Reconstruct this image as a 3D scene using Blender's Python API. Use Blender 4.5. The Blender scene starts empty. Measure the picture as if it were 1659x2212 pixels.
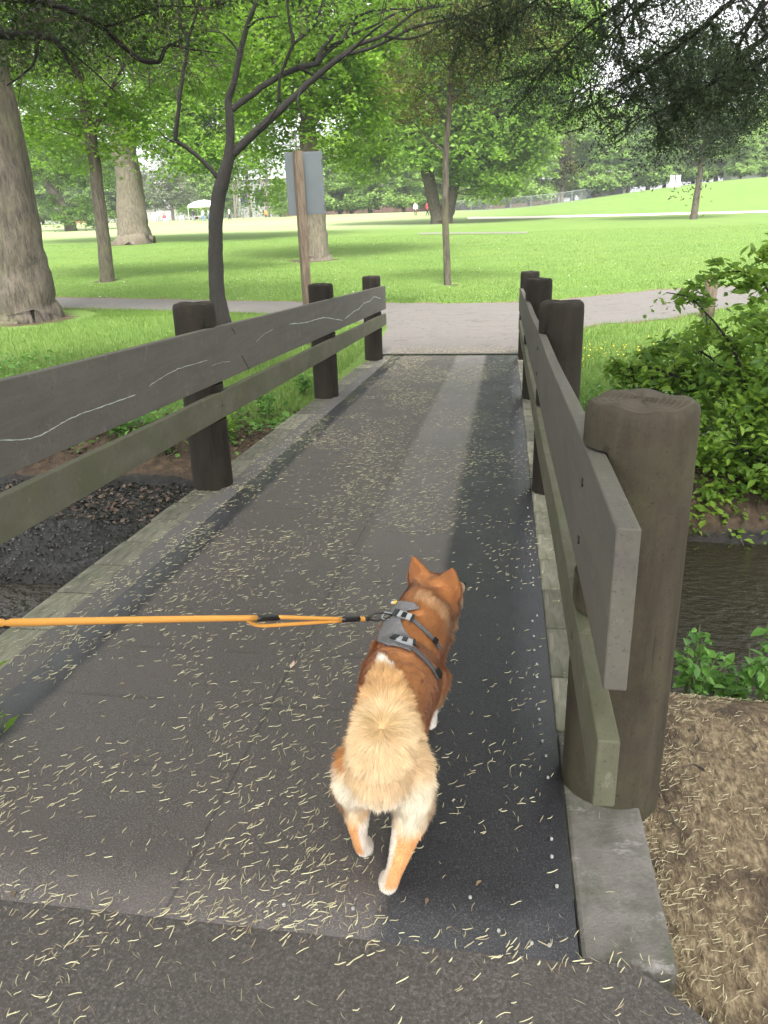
import bpy, math, random
import numpy as np
from mathutils import Vector, Matrix
from mathutils.bvhtree import BVHTree
rng = np.random.default_rng(7)
random.seed(7)
S = bpy.context.scene
C = S.collection
# ------------------------------------------------------------------ camera, sky, sun, exposure
F, CX, CY = 1662.0, 829.5, 1106.0            # focal length and centre of the 1659 x 2212 view
H = 1.5                                       # camera height above the bridge deck
def unit(v):
    v = np.array(v, float); return v/np.linalg.norm(v)
_nad = unit([969-CX, 5568-CY, F]); _vp = unit([1095-CX, 552-CY, F])
_up = -_nad
_f = _vp-np.dot(_vp, _up)*_up
SL = float(np.dot(_vp, _up)/np.linalg.norm(_f))      # slope of the bridge deck
_f = unit(_f); _r = unit(np.cross(_f, _up))
if _r[0] < 0: _r = -_r
RC = np.array([_r, _f, _up])                  # world = RC @ camera(x right, y down, z forward)
def ray(px, py): return RC@np.array([px-CX, py-CY, F])
def aty(px, py, y):
    d = ray(px, py); return np.array([0, 0, H])+d*y/d[1]
def ondeck(px, py, h=0.):
    d = ray(px, py); return np.array([0, 0, H])+d*(h-H)/(d[2]-SL*d[1])
cam = bpy.data.cameras.new('camera'); co = bpy.data.objects.new('camera', cam); C.objects.link(co)
m = Matrix.Identity(4)
for i in range(3):
    m[i][0] = RC[i][0]; m[i][1] = -RC[i][1]; m[i][2] = -RC[i][2]
m[2][3] = H
co.matrix_world = m
cam.sensor_fit = 'VERTICAL'; cam.sensor_height = 24; cam.lens = F/2212*24
cam.clip_start = .05; cam.clip_end = 2000
S.camera = co
w = bpy.data.worlds.new('World'); S.world = w; w.use_nodes = True
nt = w.node_tree; bg = nt.nodes['Background']
SUN_EL, SUN_AZ = math.radians(56), math.radians(168)
sky = nt.nodes.new('ShaderNodeTexSky'); sky.sky_type = 'NISHITA'; sky.sun_disc = False
sky.sun_elevation = SUN_EL; sky.sun_rotation = SUN_AZ; sky.dust_density = 4; sky.air_density = 1.0
hsv = nt.nodes.new('ShaderNodeHueSaturation'); hsv.inputs['Saturation'].default_value = .07
hsv.inputs['Value'].default_value = 1.25
nt.links.new(sky.outputs[0], hsv.inputs['Color']); nt.links.new(hsv.outputs[0], bg.inputs[0])
bg.inputs[1].default_value = .15
sun = bpy.data.lights.new('sun', 'SUN'); sun.energy = 1.9; sun.angle = math.radians(14); sun.color = (1, .96, .88)
so = bpy.data.objects.new('sun', sun); C.objects.link(so)
sd = Vector((math.sin(SUN_AZ)*math.cos(SUN_EL), math.cos(SUN_AZ)*math.cos(SUN_EL), math.sin(SUN_EL)))
so.rotation_euler = sd.to_track_quat('Z', 'Y').to_euler(); so.location = (0, 0, 40)
S.view_settings.view_transform = 'Standard'; S.view_settings.look = 'None'
S.view_settings.exposure = 1.65; S.view_settings.gamma = 1
S.cycles.max_bounces = 7; S.cycles.transparent_max_bounces = 4; S.cycles.diffuse_bounces = 4
S.cycles.use_denoising = True
S.cycles.sample_clamp_indirect = 6

# ------------------------------------------------------------------ helpers
def tag(o, label=None, cat=None, group=None, kind=None):
    if label: o['label'] = label
    if cat: o['category'] = cat
    if group: o['group'] = group
    if kind: o['kind'] = kind
    return o
def empty(name, loc, label, cat, group=None):
    o = bpy.data.objects.new(name, None); C.objects.link(o); o.location = loc
    return tag(o, label, cat, group)
def npmesh(name, V, faces, tint=None, smooth=False, attrs=None):
    """faces: list of (k x n) index arrays of one size each"""
    me = bpy.data.meshes.new(name)
    V = np.asarray(V, np.float32).reshape(-1, 3)
    if not isinstance(faces, list): faces = [faces]
    loops = np.concatenate([np.asarray(f, np.int32).ravel() for f in faces])
    sizes = np.concatenate([np.full(len(f), np.asarray(f).shape[1], np.int32) for f in faces])
    starts = np.concatenate([[0], np.cumsum(sizes)[:-1]]).astype(np.int32)
    me.vertices.add(len(V)); me.vertices.foreach_set('co', V.ravel())
    me.loops.add(len(loops)); me.loops.foreach_set('vertex_index', loops)
    me.polygons.add(len(sizes)); me.polygons.foreach_set('loop_start', starts)
    me.polygons.foreach_set('loop_total', sizes)
    if smooth: me.polygons.foreach_set('use_smooth', np.ones(len(sizes), bool))
    me.update(calc_edges=True)
    if tint is not None:
        a = me.attributes.new('tint', 'FLOAT', 'POINT'); a.data.foreach_set('value', np.asarray(tint, np.float32))
    for k, v in (attrs or {}).items():
        a = me.attributes.new(k, 'FLOAT_COLOR', 'POINT')
        v = np.asarray(v, np.float32)
        if v.shape[1] == 3: v = np.hstack([v, np.ones((len(v), 1), np.float32)])
        a.data.foreach_set('color', v.ravel())
    return me
def link(name, me, mt, parent=None, off=None):
    o = bpy.data.objects.new(name, me); C.objects.link(o)
    if mt:
        if not me.materials: me.materials.append(mt)
    if parent: o.parent = parent
    if off is not None: o.location = off
    return o
class MB:
    def __init__(s): s.V = []; s.F = []; s.n = 0; s.T = []
    def add(s, V, Fs, t=0.):
        V = np.asarray(V, float).reshape(-1, 3)
        for f in Fs: s.F.append([i+s.n for i in f])
        s.V.append(V); s.n += len(V); s.T.append(np.full(len(V), t))
    def box(s, a, b, sh=0., taper=None):
        x0, y0, z0 = a; x1, y1, z1 = b
        V = [(x, y, z+sh*(y-y0)) for z in (z0, z1) for y in (y0, y1) for x in (x0, x1)]
        s.add(V, [(0, 2, 3, 1), (4, 5, 7, 6), (0, 1, 5, 4), (2, 6, 7, 3), (0, 4, 6, 2), (1, 3, 7, 5)])
    def tube(s, P, R, n=10, cap=True, wob=0., seed=0, flare=None, aspect=None):
        P = np.asarray(P, float); R = np.asarray(R, float)*np.ones(len(P))
        rr = np.random.default_rng(seed)
        T = np.gradient(P, axis=0); T /= np.linalg.norm(T, axis=1)[:, None]+1e-9
        ref = np.array([0, 1., 0]) if abs(T[0][1]) < .8 else np.array([1., 0, 0])
        V = []; ph = rr.uniform(0, 6.28, 4)
        for i in range(len(P)):
            u = ref-np.dot(ref, T[i])*T[i]; u /= np.linalg.norm(u); v = np.cross(T[i], u); ref = u
            a = np.arange(n)/n*2*math.pi
            r = R[i]*(1+wob*(np.sin(3*a+ph[0]+i*.35)+.6*np.sin(5*a+ph[1]-i*.5)+.5*np.sin(8*a+ph[2]+i*.9)))
            if flare is not None: r = r*(1+flare[i]*np.maximum(0, np.sin(2.5*a*2+ph[3]))**1.5)
            V.append(P[i]+np.outer(np.cos(a)*r, u)*(aspect[0] if aspect else 1)+np.outer(np.sin(a)*r, v)*(aspect[1] if aspect else 1))
        V = np.vstack(V); Fs = []
        for i in range(len(P)-1):
            for j in range(n):
                k = (j+1) % n
                Fs.append((i*n+j, i*n+k, (i+1)*n+k, (i+1)*n+j))
        if cap: Fs.append(tuple(range(n))[::-1]); Fs.append(tuple((len(P)-1)*n+j for j in range(n)))
        s.add(V, Fs)
    def ball(s, c, r, nu=12, nv=8, rot=None):
        V = [(0, 0, 1)]+[(math.sin(t)*math.cos(a), math.sin(t)*math.sin(a), math.cos(t))
             for t in [math.pi*i/nv for i in range(1, nv)] for a in [2*math.pi*j/nu for j in range(nu)]]+[(0, 0, -1)]
        V = np.array(V)*np.array(r)
        if rot is not None: V = V@np.array(rot).T
        Fs = [(0, 1+j, 1+(j+1) % nu) for j in range(nu)]
        for i in range(nv-2):
            for j in range(nu):
                a = 1+i*nu+j; b = 1+i*nu+(j+1) % nu; Fs.append((a, a+nu, b+nu, b))
        e = 1+(nv-1)*nu
        Fs += [(e, e-nu+(j+1) % nu, e-nu+j) for j in range(nu)]
        s.add(V+np.array(c), Fs)
    def mesh(s, name, smooth=False):
        me = bpy.data.meshes.new(name)
        me.from_pydata(np.vstack(s.V).tolist(), [], [list(map(int, f)) for f in s.F])
        if smooth: me.polygons.foreach_set('use_smooth', np.ones(len(me.polygons), bool))
        me.update(); return me
    def build(s, name, mt, parent=None, smooth=False, bevel=0., off=None):
        o = link(name, s.mesh(name, smooth), mt, parent, off)
        if bevel:
            b = o.modifiers.new('bevel', 'BEVEL'); b.width = bevel; b.segments = 2; b.limit_method = 'ANGLE'
        return o
def remeshed(mb, voxel, smooth=6, sub=0):
    me = mb.mesh('tmp'); o = bpy.data.objects.new('tmp', me); C.objects.link(o)
    r = o.modifiers.new('r', 'REMESH'); r.mode = 'VOXEL'; r.voxel_size = voxel; r.use_smooth_shade = True
    s = o.modifiers.new('s', 'SMOOTH'); s.iterations = smooth; s.factor = .5
    dg = bpy.context.evaluated_depsgraph_get(); dg.update()
    out = bpy.data.meshes.new_from_object(o.evaluated_get(dg)); bpy.data.objects.remove(o); bpy.data.meshes.remove(me)
    return out
def me_arrays(me):
    V = np.empty(len(me.vertices)*3, np.float32); me.vertices.foreach_get('co', V); V = V.reshape(-1, 3)
    N = np.empty(len(me.vertices)*3, np.float32); me.vertices.foreach_get('normal', N)
    return V, N.reshape(-1, 3)
def copy_tree(o, parent=None):
    c = o.copy(); C.objects.link(c); c.parent = parent
    for ch in o.children: copy_tree(ch, c)
    return c
def smooth(t): t = np.clip(t, 0, 1); return t*t*(3-2*t)
_nz = [np.random.default_rng(i).uniform(0, 1, (64, 64)) for i in range(4)]
def vnoise(x, y, k=0):
    x = np.asarray(x, float); y = np.asarray(y, float)
    xi = np.floor(x).astype(int); yi = np.floor(y).astype(int); fx = smooth(x-xi); fy = smooth(y-yi); g = _nz[k]
    a = g[xi % 64, yi % 64]; b = g[(xi+1) % 64, yi % 64]; c = g[xi % 64, (yi+1) % 64]; d = g[(xi+1) % 64, (yi+1) % 64]
    return (a*(1-fx)+b*fx)*(1-fy)+(c*(1-fx)+d*fx)*fy
def fbm(x, y, k=0): return (vnoise(x, y, k)+.5*vnoise(2*x+7, 2*y+3, k)+.25*vnoise(4*x, 4*y, k))/1.75

# ------------------------------------------------------------------ materials
class NT:
    def __init__(s, name):
        s.m = bpy.data.materials.new(name); s.m.use_nodes = True; s.t = s.m.node_tree
        s.p = s.t.nodes['Principled BSDF']; s.out = s.t.nodes['Material Output']
    def n(s, typ, **kw):
        x = s.t.nodes.new('ShaderNode'+typ)
        for k, v in kw.items():
            if hasattr(x, k) and k not in x.inputs: setattr(x, k, v)
            else: x.inputs[k].default_value = v
        return x
    def l(s, a, b): s.t.links.new(a, b)
    def coord(s, scale=(1, 1, 1), kind='Object'):
        tc = s.n('TexCoord'); mp = s.n('Mapping'); mp.inputs['Scale'].default_value = scale
        s.l(tc.outputs[kind], mp.inputs[0]); return mp.outputs[0]
    def noise(s, sc, detail=4, co=None, rough=.6, dist=0.):
        x = s.n('TexNoise'); x.inputs['Scale'].default_value = sc; x.inputs['Detail'].default_value = detail
        x.inputs['Roughness'].default_value = rough; x.inputs['Distortion'].default_value = dist
        if co is not None: s.l(co, x.inputs['Vector'])
        return x.outputs[0]
    def ramp(s, fac, stops, interp='LINEAR'):
        r = s.n('ValToRGB'); r.color_ramp.interpolation = interp
        while len(r.color_ramp.elements) < len(stops): r.color_ramp.elements.new(.5)
        for e, (p, c) in zip(r.color_ramp.elements, stops):
            e.position = p; e.color = (*c, 1) if not np.isscalar(c) else (c, c, c, 1)
        s.l(fac, r.inputs[0]); return r.outputs[0]
    def mix(s, fac, a, b, mode='MIX'):
        x = s.n('Mix'); x.data_type = 'RGBA'; x.blend_type = mode
        for v, i in ((fac, 0), (a, 6), (b, 7)):
            if hasattr(v, 'type') or hasattr(v, 'links'): s.l(v, x.inputs[i])
            elif i == 0: x.inputs[0].default_value = v
            else: x.inputs[i].default_value = (*v, 1)
        return x.outputs[2]
    def attr(s, name, out='Fac'):
        a = s.n('Attribute'); a.attribute_name = name; return a.outputs[out]
    def bump(s, h, strength=.5, dist=.01):
        b = s.n('Bump'); b.inputs['Strength'].default_value = strength; b.inputs['Distance'].default_value = dist
        s.l(h, b.inputs['Height']); s.l(b.outputs[0], s.p.inputs['Normal']); return b
    def base(s, c):
        if isinstance(c, tuple): s.p.inputs['Base Color'].default_value = (*c, 1)
        else: s.l(c, s.p.inputs['Base Color'])
    def rough(s, v):
        if isinstance(v, (int, float)): s.p.inputs['Roughness'].default_value = v
        else: s.l(v, s.p.inputs['Roughness'])
def simple(name, c, rough=.7, var=.25, sc=20, bump=.2, metal=0.):
    k = NT(name); co_ = k.coord(); n = k.noise(sc, 5, co_)
    k.base(k.ramp(n, [(.25, tuple(x*(1-var) for x in c)), (.75, tuple(min(1, x*(1+var)) for x in c))]))
    k.rough(rough); k.p.inputs['Metallic'].default_value = metal
    if bump: k.bump(n, bump, .004)
    return k.m
def leafmat(name, lo, hi, trans=.45, rough=.55):
    k = NT(name); t = k.attr('tint')
    n = k.noise(.35, 2, k.coord(kind='Generated', scale=(6, 6, 6)))
    c = k.mix(t, lo, hi)
    k.base(c); k.rough(rough); k.p.inputs['Specular IOR Level'].default_value = .3
    tr = k.n('BsdfTranslucent'); c2 = k.mix(.5, c, tuple(min(1, x*1.5) for x in hi)); k.l(c2, tr.inputs[0])
    mx = k.n('MixShader'); mx.inputs[0].default_value = trans
    k.l(k.p.outputs[0], mx.inputs[1]); k.l(tr.outputs[0], mx.inputs[2]); k.l(mx.outputs[0], k.out.inputs[0])
    return k.m
def barkmat(name, lo, hi, sc=(14, 14, 3), bump=.9, dist=.02, moss=None):
    k = NT(name); co_ = k.coord(sc); n = k.noise(1.6, 8, co_, .78, .12); n2 = k.noise(.9, 3, k.coord())
    c = k.ramp(n, [(.36, tuple(x*.7 for x in lo)), (.5, tuple((a_+b_)/2 for a_, b_ in zip(lo, hi))), (.64, tuple(x*1.1 for x in hi))])
    if moss: c = k.mix(k.ramp(n2, [(.5, 0.), (.75, .7)]), c, moss)
    k.base(c); k.rough(.9); k.bump(n, bump, dist); return k.m
M = {}
M['bark_grey'] = barkmat('bark_grey', (.035, .029, .022), (.12, .10, .075), sc=(9, 9, 1.6), moss=(.10, .10, .05))
M['bark_plane'] = barkmat('bark_plane', (.085, .072, .052), (.17, .145, .105), sc=(8, 8, 1.5))
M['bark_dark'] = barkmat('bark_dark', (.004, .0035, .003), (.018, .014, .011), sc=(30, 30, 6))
M['lf_far'] = leafmat('leaf_far', (.15, .25, .06), (.34, .48, .14), .5)
M['lf_far2'] = leafmat('leaf_far_dark', (.09, .17, .05), (.24, .36, .11), .5)
M['bark_far'] = barkmat('bark_far', (.10, .08, .065), (.2, .17, .14))
M['lf_maple'] = leafmat('leaf_maple', (.07, .14, .018), (.20, .34, .035), .55)
M['lf_bright'] = leafmat('leaf_bright', (.09, .18, .025), (.25, .40, .06), .55)
M['lf_mid'] = leafmat('leaf_mid', (.05, .11, .02), (.14, .25, .035), .5)
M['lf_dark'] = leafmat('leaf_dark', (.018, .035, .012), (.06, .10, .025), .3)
M['lf_grey'] = leafmat('leaf_grey', (.12, .15, .09), (.22, .26, .15), .3)
M['lf_brown'] = leafmat('leaf_brown', (.06, .055, .02), (.15, .16, .04), .4)
M['lf_shrub'] = leafmat('leaf_shrub', (.06, .14, .022), (.26, .40, .06), .5, .42)
M['lf_ivy'] = leafmat('leaf_ivy', (.04, .12, .02), (.17, .34, .07), .35, .35)
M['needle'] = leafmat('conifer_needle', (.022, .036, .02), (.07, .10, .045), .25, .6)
M['grass'] = leafmat('grass_blade', (.065, .12, .022), (.18, .29, .06), .35, .6)
M['yellow'] = simple('petal_yellow', (.7, .5, .02), .5, .1)

k = NT('ground')                                    # grass / dirt / mud / dry clippings by zone
z = k.n('Attribute'); z.attribute_name = 'zone'; sep = k.n('SeparateColor'); k.l(z.outputs['Color'], sep.inputs[0])
wc = k.coord()
g1 = k.noise(1.3, 6, wc, .65); g2 = k.noise(30, 3, k.coord((1, .35, 1)), .7); g3 = k.noise(.12, 3, wc)
gr = k.ramp(g2, [(.3, (.08, .13, .026)), (.7, (.16, .24, .055))])
gr = k.mix(k.ramp(g1, [(.35, .0), (.7, .45)]), gr, (.13, .21, .045))
gr = k.mix(k.ramp(k.noise(.55, 5, wc, .7), [(.50, 0.), (.66, .5)]), gr, (.07, .13, .03))
gr = k.mix(k.ramp(k.noise(3.4, 5, wc, .75), [(.60, 0.), (.72, .6)]), gr, (.22, .25, .09))
gr = k.mix(k.ramp(g3, [(.4, 0.), (.65, .35)]), gr, (.09, .18, .03))
d1 = k.noise(9, 8, wc, .7)
dirt = k.ramp(d1, [(.3, (.028, .019, .013)), (.5, (.065, .045, .03)), (.72, (.13, .09, .055))])
mud = k.ramp(k.noise(14, 8, wc, .75), [(.35, (.008, .0075, .007)), (.6, (.026, .024, .022)), (.75, (.07, .065, .06))])
s1 = k.noise(60, 5, k.coord((1, .5, 1)), .75); s2 = k.noise(5, 5, wc, .6)
dry = k.ramp(s1, [(.3, (.07, .050, .032)), (.5, (.18, .135, .085)), (.7, (.38, .30, .19))])
dry = k.mix(k.ramp(s2, [(.45, 0.), (.6, .85)]), dry, (.06, .042, .032))
def crisp(o, n_, w=.25):
    a = k.n('Math'); a.operation = 'ADD'; k.l(o, a.inputs[0]); k.l(n_, a.inputs[1])
    return k.ramp(a.outputs[0], [(.95-w/2, 0.), (.95+w/2, 1.)])
c = k.mix(crisp(sep.outputs[0], g1), dirt, gr)
c = k.mix(crisp(sep.outputs[1], d1), c, mud)
c = k.mix(crisp(sep.outputs[2], d1), c, dry)
far_ = k.n('Attribute'); far_.attribute_name = 'pale_tone'
c = k.mix(k.attr('pale_tone'), c, (.30, .35, .18))
k.base(c); k.p.inputs['Specular IOR Level'].default_value = .25
k.rough(k.ramp(sep.outputs[1], [(0, .95), (1, .25)]))
k.bump(k.mix(sep.outputs[1], g2, k.noise(22, 8, wc, .8)), .7, .03)
M['ground'] = k.m

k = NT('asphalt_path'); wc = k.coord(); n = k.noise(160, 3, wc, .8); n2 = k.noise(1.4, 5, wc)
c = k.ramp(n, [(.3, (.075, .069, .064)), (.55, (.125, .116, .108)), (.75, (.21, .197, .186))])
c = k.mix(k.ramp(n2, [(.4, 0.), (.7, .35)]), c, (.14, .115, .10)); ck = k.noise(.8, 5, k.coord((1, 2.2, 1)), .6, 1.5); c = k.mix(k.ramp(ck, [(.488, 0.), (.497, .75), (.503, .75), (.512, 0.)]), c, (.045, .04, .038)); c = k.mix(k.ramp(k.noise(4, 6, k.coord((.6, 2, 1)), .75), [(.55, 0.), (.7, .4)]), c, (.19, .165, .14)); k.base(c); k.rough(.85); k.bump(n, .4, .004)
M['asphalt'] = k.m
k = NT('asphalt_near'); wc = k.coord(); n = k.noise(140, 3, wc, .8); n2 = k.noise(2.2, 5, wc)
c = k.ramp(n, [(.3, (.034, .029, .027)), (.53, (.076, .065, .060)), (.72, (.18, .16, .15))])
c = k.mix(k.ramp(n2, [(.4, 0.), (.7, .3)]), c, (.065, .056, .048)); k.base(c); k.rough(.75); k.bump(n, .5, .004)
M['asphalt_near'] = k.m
M['pale_path'] = simple('pale_path', (.55, .50, .42), .9, .1, 3)
# bridge mat: dark granulated sheet, worn grey-brown in the middle lane, joints across
k = NT('deck_mat'); tc = k.n('TexCoord'); sp = k.n('SeparateXYZ'); k.l(tc.outputs['Object'], sp.inputs[0])
wc = k.coord(); gn = k.noise(200, 3, wc, .9); pn = k.noise(2.0, 6, k.coord((1.6, .7, 1)), .65); en = k.noise(5, 4, wc)
dark = k.ramp(gn, [(.32, (.008, .008, .010)), (.53, (.024, .0235, .027)), (.70, (.10, .098, .105))])
pale_tone = k.ramp(gn, [(.3, (.032, .027, .026)), (.52, (.082, .070, .066)), (.70, (.22, .195, .185))])
pale_tone = k.mix(k.ramp(pn, [(.42, 0.), (.68, .6)]), pale_tone, (.105, .088, .083))
def band(sock, a, b, wob=.04):                     # 1 between x = a and b with soft ragged edges
    ad = k.n('Math'); ad.operation = 'MULTIPLY_ADD'; k.l(en, ad.inputs[0]); ad.inputs[1].default_value = wob*2; k.l(sock, ad.inputs[2])
    o = []
    for e, s_ in ((a+wob, 1), (b+wob, -1)):
        mr = k.n('MapRange'); k.l(ad.outputs[0], mr.inputs[0]); mr.inputs[1].default_value = e-.02*s_; mr.inputs[2].default_value = e+.02*s_
        o.append(mr.outputs[0])
    mm = k.n('Math'); mm.operation = 'MULTIPLY'; k.l(o[0], mm.inputs[0]); k.l(o[1], mm.inputs[1]); return mm.outputs[0]
c = k.mix(band(sp.outputs[0], -1.62, -.27), dark, pale_tone)
sheen_lane = k.n('Math'); sheen_lane.operation = 'MULTIPLY'; k.l(band(sp.outputs[0], -.74, -.30, .03), sheen_lane.inputs[0]); yr = k.n('MapRange'); k.l(sp.outputs[1], yr.inputs[0]); yr.inputs[1].default_value = 2.5; yr.inputs[2].default_value = 7; yr.inputs[4].default_value = .8; k.l(yr.outputs[0], sheen_lane.inputs[1])
c = k.mix(sheen_lane.outputs[0], c, k.ramp(gn, [(.3, (.09, .082, .079)), (.7, (.25, .23, .225))]))  # sky sheen toward the far end, painted in as a paler lane
# transverse joints of the boards that telegraph through
mdl = k.n('Math'); mdl.operation = 'MODULO'; k.l(sp.outputs[1], mdl.inputs[0]); mdl.inputs[1].default_value = .37
jb = k.n('MapRange'); k.l(mdl.outputs[0], jb.inputs[0]); jb.inputs[1].default_value = 0.; jb.inputs[2].default_value = .03; jb.inputs[3].default_value = 1; jb.inputs[4].default_value = 0
jm = k.n('Math'); jm.operation = 'MULTIPLY'; k.l(jb.outputs[0], jm.inputs[0]); k.l(k.ramp(k.noise(3, 3, wc), [(.45, 0.), (.62, .5)]), jm.inputs[1])
c = k.mix(jm.outputs[0], c, (.02, .019, .02))
# long seams
for sx in (-.765, -.752):
    sw_ = k.n('Math'); sw_.operation = 'MULTIPLY_ADD'; k.l(k.noise(1.1, 2, wc), sw_.inputs[0]); sw_.inputs[1].default_value = .05; k.l(sp.outputs[0], sw_.inputs[2]); sb = k.n('Math'); sb.operation = 'SUBTRACT'; k.l(sw_.outputs[0], sb.inputs[0]); sb.inputs[1].default_value = sx
    ab = k.n('Math'); ab.operation = 'ABSOLUTE'; k.l(sb.outputs[0], ab.inputs[0])
    mr = k.n('MapRange'); k.l(ab.outputs[0], mr.inputs[0]); mr.inputs[1].default_value = .002; mr.inputs[2].default_value = .007
    mr.inputs[3].default_value = .45 if sx < -.76 else .2; mr.inputs[4].default_value = 0
    c = k.mix(mr.outputs[0], c, (.012, .011, .012) if sx < -.76 else (.08, .075, .07))
k.base(c); k.rough(k.ramp(pn, [(.3, .42), (.7, .6)])); k.bump(gn, .55, .003); k.p.inputs['Specular IOR Level'].default_value = .4
M['mat'] = k.m
M['gravel_lip'] = simple('gravel_lip', (.095, .088, .082), .9, .35, 120, .6)
k = NT('weathered_timber'); wc = k.coord((18, 3, 18)); n = k.noise(1.5, 7, wc, .7, .5); n2 = k.noise(6, 4, k.coord()); oi = k.n('ObjectInfo')
c = k.ramp(n, [(.3, (.07, .066, .05)), (.7, (.24, .225, .17))]); c = k.mix(k.ramp(n2, [(.45, 0.), (.7, .6)]), c, (.085, .10, .05))
hs = k.n('HueSaturation'); k.l(c, hs.inputs['Color']); mr = k.n('MapRange'); k.l(oi.outputs['Random'], mr.inputs[0]); mr.inputs[3].default_value = .6; mr.inputs[4].default_value = 1.3
k.l(mr.outputs[0], hs.inputs['Value']); k.base(hs.outputs[0]); k.rough(.85); k.bump(n, .4, .004)
M['timber'] = k.m
def painted(name, lo, hi, algae, amt, stretch, post=False):
    k = NT(name); n = k.noise(1.2, 7, k.coord(stretch), .7, .3); n2 = k.noise(2.6, 6, k.coord((1.2, 1.2, 1.2)), .7); n3 = k.noise(90, 3, k.coord(), .7)
    c = k.ramp(n, [(.3, lo), (.72, hi)]); c = k.mix(k.ramp(n2, [(.42, 0.), (.66, amt)]), c, algae)
    c = k.mix(k.ramp(n3, [(.60, 0.), (.70, .6)]), c, tuple(x*.45 for x in lo))
    st = tuple(x*(4 if x > 5 else .5) for x in stretch); cr = k.noise(.55, 4, k.coord(st), .6, .1)     # long thin drying cracks
    crk = k.ramp(cr, [(.475, 0.), (.493, 1.), (.507, 1.), (.525, 0.)]); gate = k.ramp(k.noise(1.7, 3, k.coord()), [(.5, 0.), (.62, 1. if post else .12)])
    mm = k.n('Math'); mm.operation = 'MULTIPLY'; k.l(crk, mm.inputs[0]); k.l(gate, mm.inputs[1]); c = k.mix(mm.outputs[0], c, tuple(x*.35 for x in lo))
    sp_ = k.noise(14, 6, k.coord((1, 1, .6)), .8); c = k.mix(k.ramp(sp_, [(.58, 0.), (.70, .55)]), c, tuple(min(1, x*1.7) for x in hi))
    h = k.mix(.4, n, n3); h = k.mix(mm.outputs[0], h, (0, 0, 0))
    if post:
        rd = k.n('Attribute'); rd.attribute_name = 'rad'; wv = k.n('Math'); wv.operation = 'MULTIPLY_ADD'; k.l(rd.outputs['Fac'], wv.inputs[0]); wv.inputs[1].default_value = 60; 
        ds = k.n('Math'); ds.operation = 'MULTIPLY'; k.l(k.noise(18, 4, k.coord()), ds.inputs[0]); ds.inputs[1].default_value = 14; k.l(ds.outputs[0], wv.inputs[2])
        sn = k.n('Math'); sn.operation = 'SINE'; k.l(wv.outputs[0], sn.inputs[0]); top_ = k.ramp(rd.outputs['Fac'], [(.93, 1.), (1., 0.)])
        sn2 = k.ramp(sn.outputs[0], [(.2, tuple(x*.9 for x in hi)), (.9, tuple(x*1.35 for x in hi))]); c = k.mix(top_, c, sn2)
        c = k.mix(k.ramp(sp_, [(.52, 0.), (.66, .45)]), c, tuple(x*.6 for x in lo))
    k.base(c); k.rough(.8); k.p.inputs['Specular IOR Level'].default_value = .25; k.bump(h, .4, .004); return k.m
M['rail'] = painted('rail_paint', (.088, .081, .070), (.125, .115, .101), (.125, .118, .088), .5, (14, 1.5, 14))
M['rail_low'] = painted('low_rail_paint', (.088, .083, .060), (.145, .138, .10), (.095, .10, .052), .7, (10, 3, 5))
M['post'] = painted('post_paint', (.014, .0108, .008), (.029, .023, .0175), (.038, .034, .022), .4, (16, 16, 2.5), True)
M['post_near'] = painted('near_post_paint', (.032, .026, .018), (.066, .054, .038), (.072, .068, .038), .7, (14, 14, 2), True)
k = NT('concrete'); n = k.noise(7, 7, k.coord(), .7); n2 = k.noise(2.3, 6, k.coord(), .7); n3 = k.noise(120, 3, k.coord()); c = k.ramp(n, [(.3, (.10, .09, .08)), (.7, (.20, .185, .17))]); c = k.mix(k.ramp(n2, [(.45, 0.), (.55, .8)]), c, (.065, .07, .045)); c = k.mix(k.ramp(k.noise(5, 5, k.coord((1, 2, 1)), .8), [(.56, 0.), (.64, .7)]), c, (.28, .26, .25)); k.base(c); k.rough(.92); k.bump(k.mix(.5, n, n3), .8, .008); M['concrete'] = k.m
M['black_metal'] = simple('black_metal', (.02, .018, .016), .5, .3, 30, .1)
M['chalk'] = simple('pale_scratch', (.42, .46, .42), .9, .2, 60, 0)

# ------------------------------------------------------------------ ground
def ztop(x, y):
    zz = -.47+.031*np.clip(y-13, 0, 132)
    zz = zz+3.5*smooth((x+6)/50)*smooth((y-92)/26)
    return zz+.06*(fbm(x*.15, y*.15, 1)-.5)*smooth((y-24)/20)
def zground(x, y):
    x = np.asarray(x, float); y = np.asarray(y, float)
    wob = .5*(fbm(x*.35+5, y*.05, 2)-.5)
    near = -.13-.03*smooth((y-1.5)/1.)
    rgt = smooth((x+1.2)/2.2)                              # 1 on the right of the bridge
    top = ztop(x, y)
    toe_n, edge_n = 3.75+wob, 2.45+wob*.3
    toe_f = 7.2-.95*rgt+wob*.5
    edge_f = toe_f+(1.35-.6*rgt)
    bed = -1.30+(1-rgt)*.26*smooth((y-4.9)/.5)+.10*(fbm(x*2.5, y*2.5, 0)-.5)
    r = np.where(y < edge_n, near, near+(bed-near)*smooth((y-edge_n)/(toe_n-edge_n)))
    up_ = smooth((y-toe_f)/(edge_f-toe_f))
    shelf = top-.22*(1-smooth((y-edge_f)/2.))
    top = top
    lump = .10*(fbm(x*3, y*3, 3)-.5)*np.sin(np.clip(up_, 0, 1)*math.pi)
    r = np.where(y > toe_f, bed+(shelf-bed)*up_+lump, r)
    return r-.22*smooth((1.25-np.abs(x+.8))/.12)*smooth((12.50-y)/.06)*smooth((y-2.2)/.3)
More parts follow.
